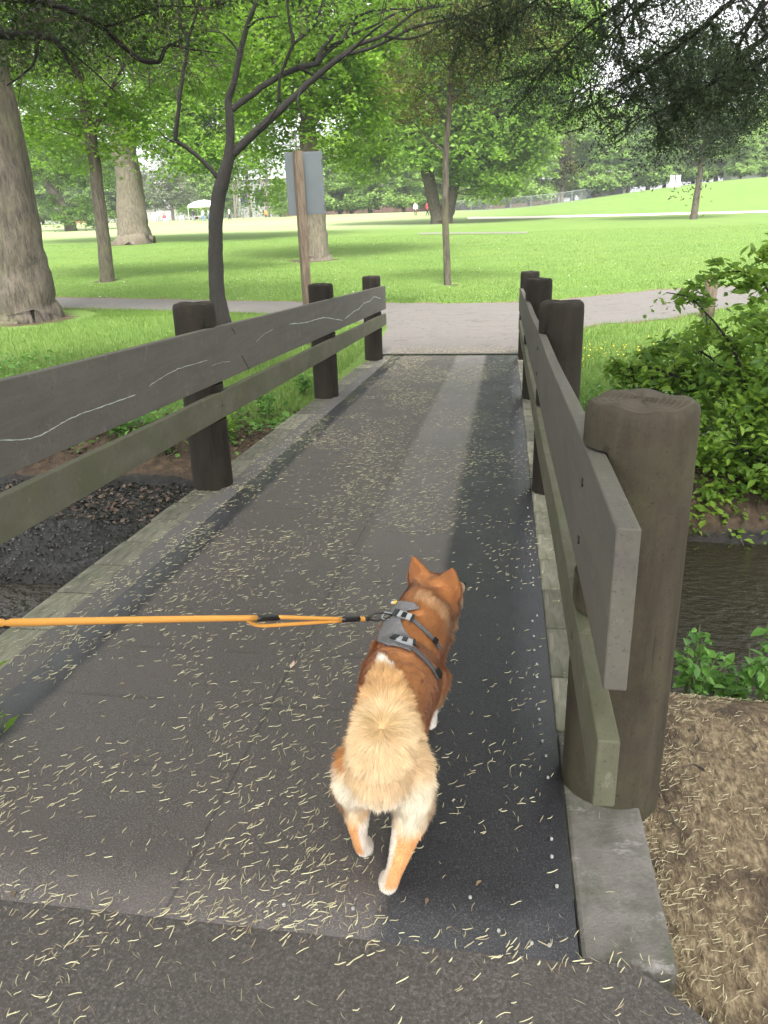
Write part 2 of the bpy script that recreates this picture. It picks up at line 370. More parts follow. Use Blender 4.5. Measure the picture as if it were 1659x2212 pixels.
def axis(lo, dense_lo, dense_hi, hi, d, g=1.09):
    a = list(np.arange(dense_lo, dense_hi, d)); s_ = d; p = a[-1]
    while p < hi: s_ *= g; p += s_; a.append(p)
    s_ = d; p = a[0]; b = []
    while p > lo: s_ *= g; p -= s_; b.append(p)
    return np.array(b[::-1]+a)
X = axis(-420, -9, 8, 420, .075); Y = axis(-40, .8, 10.5, 900, .075, 1.05)
gx, gy = np.meshgrid(X, Y); gz = zground(gx, gy)
nx, ny = len(X), len(Y)
idx = np.arange(nx*ny).reshape(ny, nx)
Fq = np.stack([idx[:-1, :-1], idx[:-1, 1:], idx[1:, 1:], idx[1:, :-1]], -1).reshape(-1, 4)
rgt = smooth((gx+1.2)/2.2)
toe_f = 7.2-.95*rgt; ef = toe_f+1.3-.6*rgt
grass_z = np.clip(smooth((gy-ef+.15)/.9), 0, 1)
BARE = [(-11.3, 17.2, 1.35), (-13.9, 26.4, .7), (-26.2, 54, 2.4), (-5.7, 15.4, .55), (-8.3, 34.2, 1.3), (-1.67, 23.1, .35), (-6.1, 77, 1.6), (14.6, 68, .8)]
for bx, by, br_0 in BARE: grass_z = grass_z*(1-.75*smooth((br_0*1.35-np.hypot(gx-bx, gy-by))/(br_0*.6)))
mud_z = smooth((gy-3.2)/.5)*(1-smooth((gy-toe_f-.1)/.35))
dry_z = (1-smooth((gy-2.6)/.5))
pale_tone = .75*smooth((gy-62)/14)*(1-smooth((gx+20)/25))*(1-smooth((gy-150)/20)*.5)*(.6+.6*fbm(gx*.1, gy*.1, 2))  # lawn tone gets paler far off on the left
pale_tone = np.clip(pale_tone, 0, .8)
gm = npmesh('ground', np.stack([gx, gy, gz], -1), Fq, smooth=True, attrs={'zone': np.stack([grass_z, mud_z, dry_z], -1).reshape(-1, 3)})
a = gm.attributes.new('pale_tone', 'FLOAT', 'POINT'); a.data.foreach_set('value', pale_tone.ravel().astype(np.float32))
tag(link('ground', gm, M['ground']), kind='structure')
def onground(px, py, ys=None):
    d = ray(px, py)
    for y in np.concatenate([np.arange(1.2, 30, .05), np.arange(30, 300, .25)]):
        q = np.array([0, 0, H])+d*y/d[1]
        if q[2] <= zground(q[0], y): return q
    return aty(px, py, 140)
def sheet(name, near, far, mt, lift=.012, nxs=60, nys=10, kind='structure', ragged=.0, zf_=None):
    near = np.array(near); far = np.array(far)
    t = np.linspace(0, 1, nxs); tn = np.linspace(0, 1, len(near)); tf = np.linspace(0, 1, len(far))
    A = np.stack([np.interp(t, tn, near[:, i]) for i in (0, 1)], -1); B = np.stack([np.interp(t, tf, far[:, i]) for i in (0, 1)], -1)
    A[:, 1] += ragged*(vnoise(t*nxs*.7, t*0+3)-.5); B[:, 1] += ragged*(vnoise(t*nxs*.7, t*0+9)-.5)
    s_ = np.linspace(0, 1, nys)[:, None, None]
    P = A[None]*(1-s_)+B[None]*s_
    zz = (zf_ or zground)(P[..., 0], P[..., 1])+lift
    V = np.concatenate([P, zz[..., None]], -1); i_ = np.arange(nxs*nys).reshape(nys, nxs)
    Fq = np.stack([i_[:-1, :-1], i_[:-1, 1:], i_[1:, 1:], i_[1:, :-1]], -1).reshape(-1, 4)
    return tag(link(name, npmesh(name, V, Fq, smooth=True), mt), kind=kind)
def gp(px, py): q = onground(px, py); return (q[0], q[1])
nearE = [(-22, 21.4), (-15, 20)]+[gp(*p) for p in ((200, 668), (380, 672), (620, 681), (760, 694))]+[(-2.15, 15.4)]+[(1.35, 14.9)]+[gp(*p) for p in ((1290, 703), (1440, 690), (1600, 660))]+[(9, 20.5), (16, 22)]
farE = [(-22, 24.5)]+[gp(*p) for p in ((0, 642), (200, 645), (500, 651), (800, 656), (985, 657), (1130, 655), (1200, 650), (1300, 640), (1420, 628), (1659, 616))]+[(10, 23.5), (16, 25.5)]
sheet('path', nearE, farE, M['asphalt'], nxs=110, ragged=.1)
sheet('path_verge', [(a, b-.13) for a, b in nearE], [(a, b+.2) for a, b in farE], simple('verge_soil', (.15, .10, .06), .95, .4, 6, .5), lift=.006, nxs=150, ragged=.35)
sheet('path', [(-2.12, 12.47), (.48, 12.47)], [(-2.3, 15.6), (1.45, 15.3)], M['asphalt'], lift=.02, nxs=16, nys=16, zf_=lambda x, y: ztop(x, y)-.012*smooth((13.2-y)/.6))
def strip_px(pts, wpx): return [gp(x, y+wpx) for x, y in pts], [gp(x, y) for x, y in pts]
n_, f_ = strip_px([(1010, 469.5), (1130, 468), (1300, 464), (1480, 459.5), (1659, 455.5)], 4.5)
sheet('path', n_, f_, M['pale_path'], lift=.03, nxs=80, nys=4)
n_, f_ = strip_px([(905, 503), (1000, 502.2), (1100, 501.5), (1140, 501)], 4.)
sheet('concrete_pad', n_, f_, simple('pad', (.15, .15, .11), .9, .1, 3), lift=.02, nxs=12, nys=4)
# near asphalt at the foot of the bridge
mb = MB()
ys = np.linspace(-6, 1.315, 30)
V = []; 
for y in ys:
    xr = .47+(1.19-y)*.95 if y < 1.19 else .47-(y-1.19)*1.3
    for x in np.linspace(-4.5, min(xr, 5.5)+.02*math.sin(y*31), 12): V.append((x, y, -.0535+.002*math.sin(x*3+y*2)*(y < 1)-.008*smooth((.9-y)/.5)))
i_ = np.arange(len(V)).reshape(30, 12)
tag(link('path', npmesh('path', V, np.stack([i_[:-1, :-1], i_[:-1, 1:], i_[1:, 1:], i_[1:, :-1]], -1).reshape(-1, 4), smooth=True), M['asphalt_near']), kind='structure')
# water
k = NT('creek_water'); n = k.noise(11, 4, k.coord((1, 1.6, 1)), .5); k.base((.024, .020, .012)); k.rough(.02); k.p.inputs['IOR'].default_value = 1.33
k.p.inputs['Specular IOR Level'].default_value = .7; k.bump(n, .9, .05); M['water'] = k.m
mb = MB(); mb.add([(-60, 3, -1.15), (60, 3, -1.15), (60, 7.6, -1.15), (-60, 7.6, -1.15)], [(0, 1, 2, 3)])
tag(mb.build('water', M['water']), kind='structure')

# ------------------------------------------------------------------ footbridge
def zd(y): return SL*y
br = empty('footbridge', (-.8, 1.3, zd(1.3)), 'dark matted footbridge deck with timber edge boards across the creek', 'footbridge')
brm = Matrix.Translation(-Vector(br.location))
def under(o, par):        # build in world coordinates, parent to thing
    o.location = Vector(o.location)-Vector(par.location); o.parent = par; return o
MX0, MX1 = -1.785, .20
mb = MB(); ysd = np.linspace(1.3, 12.5, 60); xsd = np.linspace(MX0, MX1, 14)
V = []
for y in ysd:
    for x in xsd: V.append((x, y, zd(y)+.002*math.sin(x*5+y*1.7)))
i_ = np.arange(len(V)).reshape(60, 14)
top = np.array(V); V2 = np.vstack([top, top-[0, 0, .015]]); o_ = len(V)
Ff = np.stack([i_[:-1, :-1], i_[:-1, 1:], i_[1:, 1:], i_[1:, :-1]], -1).reshape(-1, 4)
side = []
for a_, b_ in ((i_[0, :], 1), (i_[-1, :], -1), (i_[:, 0], -1), (i_[:, -1], 1)):
    for p, q in zip(a_[:-1], a_[1:]): side.append((p, p+o_, q+o_, q) if b_ > 0 else (p, q, q+o_, p+o_))
under(link('mat', npmesh('mat', V2, [Ff, np.array(side)], smooth=False), M['mat']), br)
mb = MB(); mb.box((MX0-.145, 1.95, zd(1.95)-.03), (MX0-.001, 12.5, zd(1.95)-.001), SL); under(mb.build('gravel_lip', M['gravel_lip']), br)
lst = []
def board(x0, x1, y0, y1):
    mb = MB(); mb.box((x0, 0, -.14), (x1, y1-y0, 0), SL)
    o = mb.build('edge_board', M['timber'], bevel=.006); o.location = (0, y0, zd(y0)-.012); under(o, br)
for s_, (x0, x1) in enumerate(((MX0-.36, MX0-.147), (MX1+.002, MX1+.16))):
    y = 1.95 if s_ == 0 else 2.2
    while y < 12.4:
        L = .385+random.uniform(-.03, .03); e = random.uniform(-.012, .012)
        board(x0-(e if s_ == 0 else 0), x1+(e if s_ else 0), y+.014, min(y+L, 12.45)); y += L
for x in (-2.0, -1.1, -.45, .24):
    mb = MB(); mb.box((x-.09, 2.2, zd(2.2)-.5), (x+.09, 12.3, zd(2.2)-.16), SL); under(mb.build('beam', M['timber']), br)
mb = MB(); mb.box((MX0-.2, 1.5, zd(1.5)-.16), (MX1+.1, 12.4, zd(1.5)-.02), SL); under(mb.build('deck_boards', M['timber']), br)
mb = MB(); mb.box((MX0-.3, 12.0, -2), (MX1+.25, 12.3, zd(12)-.2)); under(mb.build('abutment', M['concrete']), br)
nail = MB(); nail.tube([(0, 0, -.003), (0, 0, .003), (0, 0, .004)], [.0042, .0042, .0024], 7); nm = nail.mesh('nail'); nm.materials.append(simple('nail_cap', (.36, .36, .34), .6, .3))
nl = [(.155+random.uniform(-.008, .008)+.012*(i > 14), 1.50+i*.105+random.uniform(-.035, .035)) for i in range(30) if i not in (3, 9, 16, 17, 24)]+[(.135, 1.335), (.02, 1.36), (.095, 1.335), (-.05, 1.45), (-.5, 1.37), (-.33, 1.38)]
for x, y in nl: under(link('nail', nm, None, off=(x, y, zd(y)+.003)), br)
# concrete block at the near right corner
cb = MB(); g = []
cb.box((.205, 1.315, -.30), (.415, 2.19, -.062), SL*.8); o = cb.build('concrete_block', M['concrete'], bevel=.012)
tag(o, 'stained grey concrete kerb block at the foot of the near right post', 'concrete block')
# railings
def railing(side, xc, ys, hs, hr, tr, br_, y0, y1, label):
    """side -1 left, +1 right; rails on the deck side of the posts"""
    r = .14
    R = empty('railing', (xc, ys[0], zd(ys[0])), label, 'railing')
    inner = xc-side*(r-.004)
    for i, (y, h) in enumerate(zip(ys, hs)):
        n = 40; P = []; Rr = []
        zb = zd(y)-.02; zt = zd(y)+h
        if i == 0 and side > 0: zb = zd(y)+.0
        for zz, q in ((zb-(.5 if not (i == 0 and side > 0) else .06), 1), (zb+.2, 1.0), (zb+.6, .995), (zb+.9, .99), (zt-.06, .985), (zt-.022, .975), (zt-.007, .94), (zt, .88)): P.append((xc, y, zz)); Rr.append(r*q)
        zs = [(p[2], q/r) for p, q in zip(P, Rr)]
        xb_ = inner+side*.046
        cuts = [(zd(y)+hr[0]-.012, zd(y)+tr+.010), (zd(y)+br_[0]-.012, zd(y)+br_[1]+.010)]
        zq = sorted(set([z_ for z_, _ in zs[:-4]]+[c+d for cc in cuts for c in cc for d in (-.0015, .0015)]+list(np.linspace(zb+.05, zt-.08, 9))))
        rings = [(z_, np.interp(z_, [a[0] for a in zs], [a[1] for a in zs])) for z_ in zq]+zs[-4:]+[(zt+.002, .70), (zt+.003, .4), (zt+.001, .03)]
        V = []; RD = []; gph = np.random.default_rng(i+30*(side > 0)).uniform(0, 6.28, 5); n = 56
        for z_, q in rings:
            for j in range(n):
                a = j/n*2*math.pi; rr_ = r*q*(1+.007*math.sin(2*a+gph[0])+.005*math.sin(5*a+gph[1]+z_*3)+.003*math.sin(11*a+gph[2]+z_*7)-.012*max(0, math.sin(a*1.5+gph[3]))**12)
                px_, py_ = xc+math.cos(a)*rr_, y+math.sin(a)*rr_
                if any(c0 < z_ < c1 for c0, c1 in cuts): px_ = max(px_, xb_) if side > 0 else min(px_, xb_)
                chip = .004*math.sin(3*a+gph[1])+.003*math.sin(7*a+gph[4]) if z_ > zt-.03 else 0
                V.append((px_, py_, z_+chip)); RD.append(q if z_ > zt-.001 else 1.5)
        m2 = MB(); nr = len(rings); m2.add(V, [(i_*n+j, i_*n+(j+1) % n, (i_+1)*n+(j+1) % n, (i_+1)*n+j) for i_ in range(nr-1) for j in range(n)]+[tuple((nr-1)*n+j for j in range(n))])
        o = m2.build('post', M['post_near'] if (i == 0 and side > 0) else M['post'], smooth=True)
        at = o.data.attributes.new('rad', 'FLOAT', 'POINT'); at.data.foreach_set('value', np.array(RD, np.float32))
        e = o.modifiers.new('es', 'EDGE_SPLIT'); e.split_angle = math.radians(50)
        under(o, R)
    th = .042
    xa, xb = (inner-.003, inner+th) if side > 0 else (inner-th, inner+.003)
    for nm_, z0, z1, mt in (('top_rail', hr[0], tr, M['rail']), ('bottom_rail', br_[0], br_[1], M['rail_low'])):
        mb = MB(); nseg = 24; yy = np.linspace(y0, y1, nseg); V = []; Fs = []
        for q in yy:
            w_ = .0025*math.sin(q*2.1+z0*5); 
            V += [(xa+w_, q, zd(q)+z0+w_), (xb+w_, q, zd(q)+z0), (xb+w_, q, zd(q)+z1+w_), (xa+w_, q, zd(q)+z1+w_)]
        for s_ in range(nseg-1):
            for j in range(4): Fs.append((4*s_+j, 4*s_+4+j, 4*s_+4+(j+1) % 4, 4*s_+(j+1) % 4))
        Fs += [(0, 1, 2, 3), tuple(4*(nseg-1)+j for j in (3, 2, 1, 0))]
        mb.add(V, Fs)
        under(mb.build(nm_, mt, bevel=.004), R)
    face = xa if side > 0 else xb
    for y in ys:
        for zz in ((hr[0]+.09, tr-.09) if True else ()):
            mb = MB(); mb.tube([(face-side*.0015, y-.03, zd(y)+zz), (face+side*.01, y-.03, zd(y)+zz)], .012, 10); under(mb.build('bolt', M['black_metal']), R)
        mb = MB(); zz = (br_[0]+br_[1])/2; mb.tube([(face-side*.0015, y-.03, zd(y)+zz), (face+side*.01, y-.03, zd(y)+zz)], .012, 10); under(mb.build('bolt', M['black_metal']), R)
    return R, face
ysL = [1.75, 4.97, 8.64, 12.03]; ysR = [1.97, 5.03, 8.62, 12.02]
RL, faceL = railing(-1, -2.03, ysL, [1.25]*4, (.735,), 1.092, (.49, .665), .5, 12.55, 'grey plank railing with scratched top board on the left of the footbridge')
RR, faceR = railing(1, .345, ysR, [1.15, 1.22, 1.26, 1.27], (.69,), 1.03, (.41, .575), 1.33, 12.5, 'grey plank railing ending at a thick post on the right of the footbridge')
# scratched wavy pale lines on the left top board, placed where the photo shows them
def scratch(pts, wd=.006):
    P = [np.array([0, 0, H])+ray(px, py)*((faceL+.0025)/ray(px, py)[0]) for px, py in pts]
    P = np.array(P); t = np.linspace(0, len(P)-1, len(P)*6); Q = np.stack([np.interp(t, range(len(P)), P[:, i]) for i in range(3)], -1)
    for _ in range(3): Q[1:-1] = (Q[:-2]+Q[2:]+2*Q[1:-1])/4
    Q[:, 2] += np.random.default_rng(len(pts)).normal(0, .0012, len(Q)); wv = wd*(.35+.65*np.random.default_rng(3).uniform(size=len(Q)))
    a_ = Q+np.stack([0*wv, 0*wv, wv/2], -1); b_ = Q-np.stack([0*wv, 0*wv, wv/2], -1)
    V = np.empty((2*len(Q), 3)); V[0::2] = a_; V[1::2] = b_; i_ = np.arange(len(Q)-1)*2
    under(link('scratch_mark', npmesh('scratch_mark', V, np.stack([i_, i_+1, i_+3, i_+2], -1)), M['chalk']), RL)
scratch([(0, 951), (60, 949), (90, 940), (130, 915), (170, 895), (230, 875), (292, 853)])
scratch([(322, 834), (345, 818), (385, 796), (448, 778)], .005)
scratch([(457, 790), (480, 782), (497, 781)], .003)
scratch([(553, 738), (570, 722), (590, 711)], .004)
scratch([(625, 700), (660, 697), (700, 685), (740, 692)], .010)
scratch([(745, 689), (765, 672), (775, 668), (785, 655), (800, 650), (808, 640), (822, 645)], .012)
def crack(pts):
    P = [np.array([0, 0, H])+ray(px, py)*((faceL+.002)/ray(px, py)[0]) for px, py in pts]
    mb = MB(); mb.tube(P, .0022, 5); under(mb.build('crack', M['black_metal']), RL)
crack([(522, 768), (530, 783), (538, 797)])
crack([(500, 708), (505, 714), (508, 722)])

# ------------------------------------------------------------------ trees
def leafmesh(name, P, L, seed, tint=None, up=.55, asp=.6, fold=.25, six=False, dirs=None):
    r = np.random.default_rng(seed); n = len(P)
    N = r.normal(size=(n, 3)); N /= np.linalg.norm(N, axis=1)[:, None]; N[:, 2] = np.abs(N[:, 2])+up; N /= np.linalg.norm(N, axis=1)[:, None]
    A = r.normal(size=(n, 3)) if dirs is None else dirs
    A = A-(A*N).sum(1)[:, None]*N; A /= np.linalg.norm(A, axis=1)[:, None]+1e-9
    B = np.cross(N, A); l = (L*(r.uniform(.40, 1.4, n) if six else r.uniform(.65, 1.3, n)))[:, None] if np.isscalar(L) else (L*r.uniform(.75, 1.2, n))[:, None]
    if six:
        V = np.stack([P-A*l*.5, P-A*l*.12+B*l*asp*.5+N*l*fold*.3, P+A*l*.2+B*l*asp*.38+N*l*fold*.2, P+A*l*.58-N*l*.12,
                      P+A*l*.2-B*l*asp*.38+N*l*fold*.2, P-A*l*.12-B*l*asp*.5+N*l*fold*.3], 1).reshape(-1, 3)
        b = np.arange(n)[:, None]*6
        F_ = [np.concatenate([b+[0, 3, 2, 1], b+[0, 5, 4, 3]])]; kk = 6
    else:
        V = np.stack([P-A*l*.5, P+B*l*asp*.5+N*l*fold*.4, P+A*l*.5-N*l*.1, P-B*l*asp*.5+N*l*fold*.4], 1).reshape(-1, 3)
        b = np.arange(n)[:, None]*4; F_ = [b+[0, 1, 2, 3]]; kk = 4
    t = r.uniform(0, 1, n) if tint is None else np.clip(tint+r.normal(0, .13, n), 0, 1)
    return npmesh(name, V, F_, tint=np.repeat(t, kk))
def clusters(blobs, n, seed, shell=.45):
    r = np.random.default_rng(seed); b = np.array(blobs, float)
    v = b[:, 3]*b[:, 4]*b[:, 5]; i = r.choice(len(b), n, p=v**.8/np.sum(v**.8))
    d = r.normal(size=(n, 3)); d /= np.linalg.norm(d, axis=1)[:, None]; d *= (r.uniform(size=n)**shell)[:, None]
    return b[i, :3]+d*b[i, 3:]
def crown(C_, per, cr, L, seed, flat=.45, **kw):
    r = np.random.default_rng(seed+1); n = len(C_)
    cnt = r.poisson(per, n); i = np.repeat(np.arange(n), cnt)
    rad = (cr*r.uniform(.5, 1.5, n))[i][:, None]
    d = r.normal(size=(len(i), 3)); d *= rad*.6; d[:, 2] *= flat
    d[:, 2] -= .25*(d[:, 0]**2+d[:, 1]**2)/rad[:, 0]          # leaf fans droop at their rim
    ct = r.beta(1.6, 1.6, n)
    return leafmesh('crown', C_[i]+d, L, seed+2, tint=ct[i], **kw)
def pxline(pts, y, dy0=0., dy1=0.):
    n = len(pts); P = []; R = []
    for i, (px, py, wd) in enumerate(pts):
        yy = y+dy0+(dy1-dy0)*i/max(1, n-1); q = aty(px, py, yy); c = RC.T@(q-[0, 0, H]); P.append(q); R.append(wd/2*c[2]/F)
    return P, R
def refine(P, R, k=4, jit=0., seed=0):
    P = np.array(P); R = np.array(R); t = np.linspace(0, len(P)-1, (len(P)-1)*k+1)
    idx_ = np.arange(len(P))
    Q = np.stack([np.interp(t, idx_, P[:, i]) for i in range(3)], -1); r_ = np.interp(t, idx_, R)
    for _ in range(2): Q[1:-1] = (Q[:-2]+2*Q[1:-1]+Q[2:])/4
    if jit:
        g = np.random.default_rng(seed); Q[1:-1] += g.normal(size=(len(Q)-2, 3))*(jit*r_[1:-1])[:, None]
    return Q, r_
def twigs(mb, C_, limbs, r0, r1, seed, frac=1., sag=.1, n=4):
    L = np.vstack(limbs); g = np.random.default_rng(seed)
    for c in C_:
        if g.uniform() > frac: continue
        k = g.choice(np.argsort(np.sum((L-c)**2, 1))[:3]); a = L[k]; v = c-a; ln = np.linalg.norm(v)
        if ln < .05: continue
        P = [a+v*t+g.normal(size=3)*ln*.06*(0 < t < 1)+np.array([0, 0, sag*ln*math.sin(t*3.14)]) for t in (0, .3, .6, .85, 1)]
        mb.tube(P, np.linspace(r0, r1, 5), n, cap=False)
def tree(name, label, cat, y, stems, blobs, ncl, per, cr, L, bark, leaf, seed, group=None, twig=(.02, .006, .5), base=None, sides=14, flare0=None, **kw):
    """stems: list of (pixel line, dy0, dy1); the first one is the trunk"""
    mb = MB(); pts = []
    P0 = None
    for i, (ln, a_, b_) in enumerate(stems):
        P, R = pxline(ln, y, a_, b_)
        if bark.name == 'bark_dark': R = [x*1.0 for x in R]
        if i == 0:
            P0 = np.array(P[0]); g0 = float(zground(P0[0], P0[1]))
            P = [np.array([P0[0], P0[1], min(g0, P0[2])-.25])]+P; R = [R[0]*1.12]+R
        Q, r_ = refine(P, R, 5, .09 if i else .035, seed+i)
        fl = None
        if i == 0 and flare0:
            hh = np.clip((Q[:, 2]-g0), 0, None); fl = .6*flare0*np.exp(-hh/(.8*max(R[0], .3)))
        mb.tube(Q, r_, sides if i == 0 else 8, wob=.05, seed=seed+i, flare=fl); pts.append(Q)
    t = empty(name, (P0[0], P0[1], g0), label, cat, group)
    Cc = clusters(blobs, ncl, seed)
    if twig: twigs(mb, Cc, pts, twig[0], twig[1], seed, twig[2])
    o = mb.build('trunk', bark, smooth=True); under(o, t)
    o = link('crown', crown(Cc, per, cr, L, seed, **kw), leaf); under(o, t)
    return t
def pb(px, py, y, rx, ry, rz):     # a crown blob centred where the pixel ray reaches depth y
    q = aty(px, py, y); return (q[0], q[1], q[2], rx, ry, rz)

tree('shade_tree', 'massive grey-barked tree with a flared base beside the left edge of the lawn', 'tree', 17.2,
     [([(62, 692, 128), (58, 640, 112), (45, 560, 103), (26, 450, 102), (6, 320, 92), (-20, 180, 82), (-50, 0, 72), (-60, -300, 60)], 0, 0),
      ([(-30, 120, 30), (60, 40, 22), (160, -60, 16), (260, -160, 10)], 0, -2), ([(-50, 0, 36), (-20, -200, 26), (100, -420, 14)], 0, 1)],
     [pb(150, -190, 17, 3.2, 3.5, 1.2), pb(-100, -350, 17, 5, 5, 2.5), pb(420, -330, 17, 3.5, 4, 1.6), pb(60, 50, 15.5, 1.2, 1.0, .7), pb(150, 30, 18.5, 1.6, 1.2, .5)], 420, 60, .5, .13,
     M['bark_grey'], M['lf_dark'], 11, sides=28, flare0=.16)
tree('lawn_tree', 'slender dark trunk leaning left between the two big trunks', 'tree', 26.4,
     [([(232, 610, 31), (226, 540, 29), (214, 440, 27), (204, 345, 25), (190, 260, 26), (172, 170, 22), (150, 90, 18), (140, 0, 14), (140, -150, 9)], 0, 0),
      ([(200, 290, 12), (225, 230, 9), (250, 170, 6), (300, 90, 4)], 0, 1), ([(175, 180, 12), (120, 130, 8), (60, 120, 5), (0, 150, 3)], 0, -1)],
     [pb(200, 295, 26, 2.3, 1.6, .75), pb(100, 240, 27, 1.8, 1.6, .9), pb(280, 250, 27, 1.5, 1.5, .9), pb(150, 120, 26, 3, 2.5, 1.6), pb(250, -40, 26, 4, 3.5, 2.2), pb(20, -60, 26, 3, 3, 2), pb(380, 60, 27, 2.6, 2.5, 2)], 400, 60, .55, .17,
     M['bark_grey'], M['lf_maple'], 12)
tree('lawn_tree', 'broad pale trunk with roots flaring on the lawn and a side limb bending right', 'tree', 54,
     [([(290, 533, 84), (288, 510, 68), (285, 450, 60), (278, 380, 53), (266, 320, 50), (250, 240, 42), (236, 150, 38), (225, 50, 32), (220, -100, 24)], 0, 0),
      ([(275, 335, 22), (292, 300, 18), (302, 268, 15), (318, 246, 12), (350, 232, 9), (400, 215, 6)], 0, 2), ([(240, 180, 20), (180, 110, 14), (120, 40, 10)], 0, -2),
      ([(232, 100, 20), (320, 10, 14), (420, -80, 10)], 0, 2)],
     [pb(400, 250, 55, 5, 5, 2.6), pb(330, 160, 56, 6, 5, 3), pb(150, 240, 58, 4.5, 4, 3), pb(520, 180, 55, 4.5, 5, 4), pb(250, 30, 55, 9, 6, 4), pb(560, 20, 55, 6, 5, 4), pb(470, 330, 54, 4.5, 4, 1.8), pb(40, 130, 57, 4, 4, 4), pb(120, 330, 58, 3.5, 3, 1.8), pb(560, 400, 58, 2.2, 2, 1)], 1500, 46, .9, .3,
     M['bark_plane'], M['lf_bright'], 13, sides=24, flare0=.22)
# the dark forked tree beside the railing, every limb read off the photograph
ch = 15.4
tree('forked_tree', 'dark crooked multi-stemmed tree forking above the left railing', 'tree', ch,
     [([(487, 712, 36), (470, 640, 34), (464, 560, 31), (466, 490, 30), (471, 425, 30), (482, 388, 30), (492, 350, 24), (497, 310, 18), (497, 250, 18), (492, 215, 15), (505, 180, 13), (520, 110, 12), (535, 50, 10), (556, 0, 8), (575, -80, 5)], 0, 0),
      ([(478, 392, 12), (460, 372, 10), (436, 345, 9), (408, 322, 9), (386, 309, 10), (378, 298, 10), (384, 245, 9), (392, 180, 8), (404, 112, 8), (406, 84, 8), (388, 48, 7), (386, 10, 6), (390, -60, 4)], 0, -.9),
      ([(406, 86, 6), (418, 48, 6), (433, 0, 6), (440, -60, 4)], -.9, -1.2),
      ([(498, 238, 14), (520, 222, 14), (552, 198, 13), (600, 165, 12), (645, 146, 12), (684, 138, 11), (694, 108, 8), (742, 50, 7), (800, 22, 5), (880, 18, 3)], 0, 1.4),
      ([(492, 352, 18), (512, 322, 20), (552, 286, 18), (600, 242, 16), (650, 193, 14), (700, 152, 13), (738, 120, 11), (775, 95, 9), (830, 78, 8), (868, 48, 6), (900, 22, 5), (960, 12, 4)], 0, 1.0),
      ([(603, 222, 8), (603, 170, 6), (620, 125, 7), (636, 92, 8), (625, 50, 6), (620, 0, 5), (618, -40, 4)], .4, 0),
      ([(636, 94, 6), (668, 66, 6), (688, 30, 5), (700, -10, 4)], .3, .6),
      ([(684, 140, 9), (705, 112, 8), (740, 90, 8), (752, 58, 7), (790, 40, 5), (840, 22, 4)], 1.1, 1.9),
      ([(700, 152, 7), (750, 118, 6), (800, 70, 5), (830, 50, 4)], .7, 0), ([(534, 60, 6), (560, 40, 4), (600, 35, 3)], 0, .4),
      ([(520, 120, 5), (500, 90, 4), (480, 70, 3), (440, 66, 2)], 0, -.5),
      ([(694, 108, 7), (722, 96, 7), (764, 72, 6), (800, 60, 5), (850, 30, 5), (905, 14, 4), (985, 8, 3)], 1.2, 2),
      ([(738, 120, 8), (790, 108, 7), (846, 84, 6), (890, 60, 6), (930, 50, 5), (1000, 36, 5), (1030, 62, 5), (1060, 58, 4), (1105, 54, 4), (1150, 44, 3)], .8, 2),
      ([(830, 78, 6), (880, 86, 5), (930, 70, 4), (975, 30, 3)], 1, 1.4), ([(645, 146, 6), (690, 168, 4), (720, 172, 3)], .6, .9), ([(760, 74, 5), (765, 40, 4), (790, 0, 3)], 1.5, 1.6),
      ([(555, 284, 5), (580, 262, 4), (600, 230, 3)], 0, -.3), ([(650, 193, 5), (640, 220, 3), (660, 260, 2)], 0, -.2), ([(386, 309, 4), (360, 300, 3), (340, 280, 2)], -.6, -.8)],
     [pb(560, 60, 16, 1.5, 1.2, .5), pb(760, 20, 16.5, 1.6, 1.2, .5), pb(420, -40, 15, 1.5, 1.2, .6), pb(900, 0, 16.5, 1.2, 1, .4), pb(650, -120, 16, 2.6, 2, .8), pb(430, 170, 16.5, .8, .8, .3)], 120, 30, .28, .085,
     M['bark_dark'], M['lf_mid'], 14, twig=(.008, .003, .8), sides=16)
tree('lawn_tree', 'stout pale trunk standing right behind the sign post', 'tree', 34.2,
     [([(684, 572, 72), (683, 550, 56), (680, 480, 47), (675, 400, 45), (669, 330, 41), (665, 270, 32), (660, 190, 28), (655, 80, 24), (650, -60, 18)], 0, 0),
      ([(664, 280, 14), (690, 250, 11), (730, 215, 8), (780, 190, 5)], 0, 2), ([(660, 200, 14), (600, 120, 10), (540, 60, 8)], 0, -2)],
     [pb(600, 215, 34, 2.6, 2.5, 1.6), pb(760, 240, 35, 2.6, 3, 2.0), pb(690, 130, 35, 4, 4, 1.8), pb(800, 110, 36, 3.5, 3, 2.4), pb(560, 90, 34, 3, 3, 2.5), pb(700, -60, 35, 6, 5, 3), pb(780, 320, 36, 1.4, 1.6, .8), pb(600, 320, 35, 1.2, 1.4, .7)], 900, 46, .6, .2,
     M['bark_plane'], M['lf_maple'], 15, sides=20, flare0=.18)
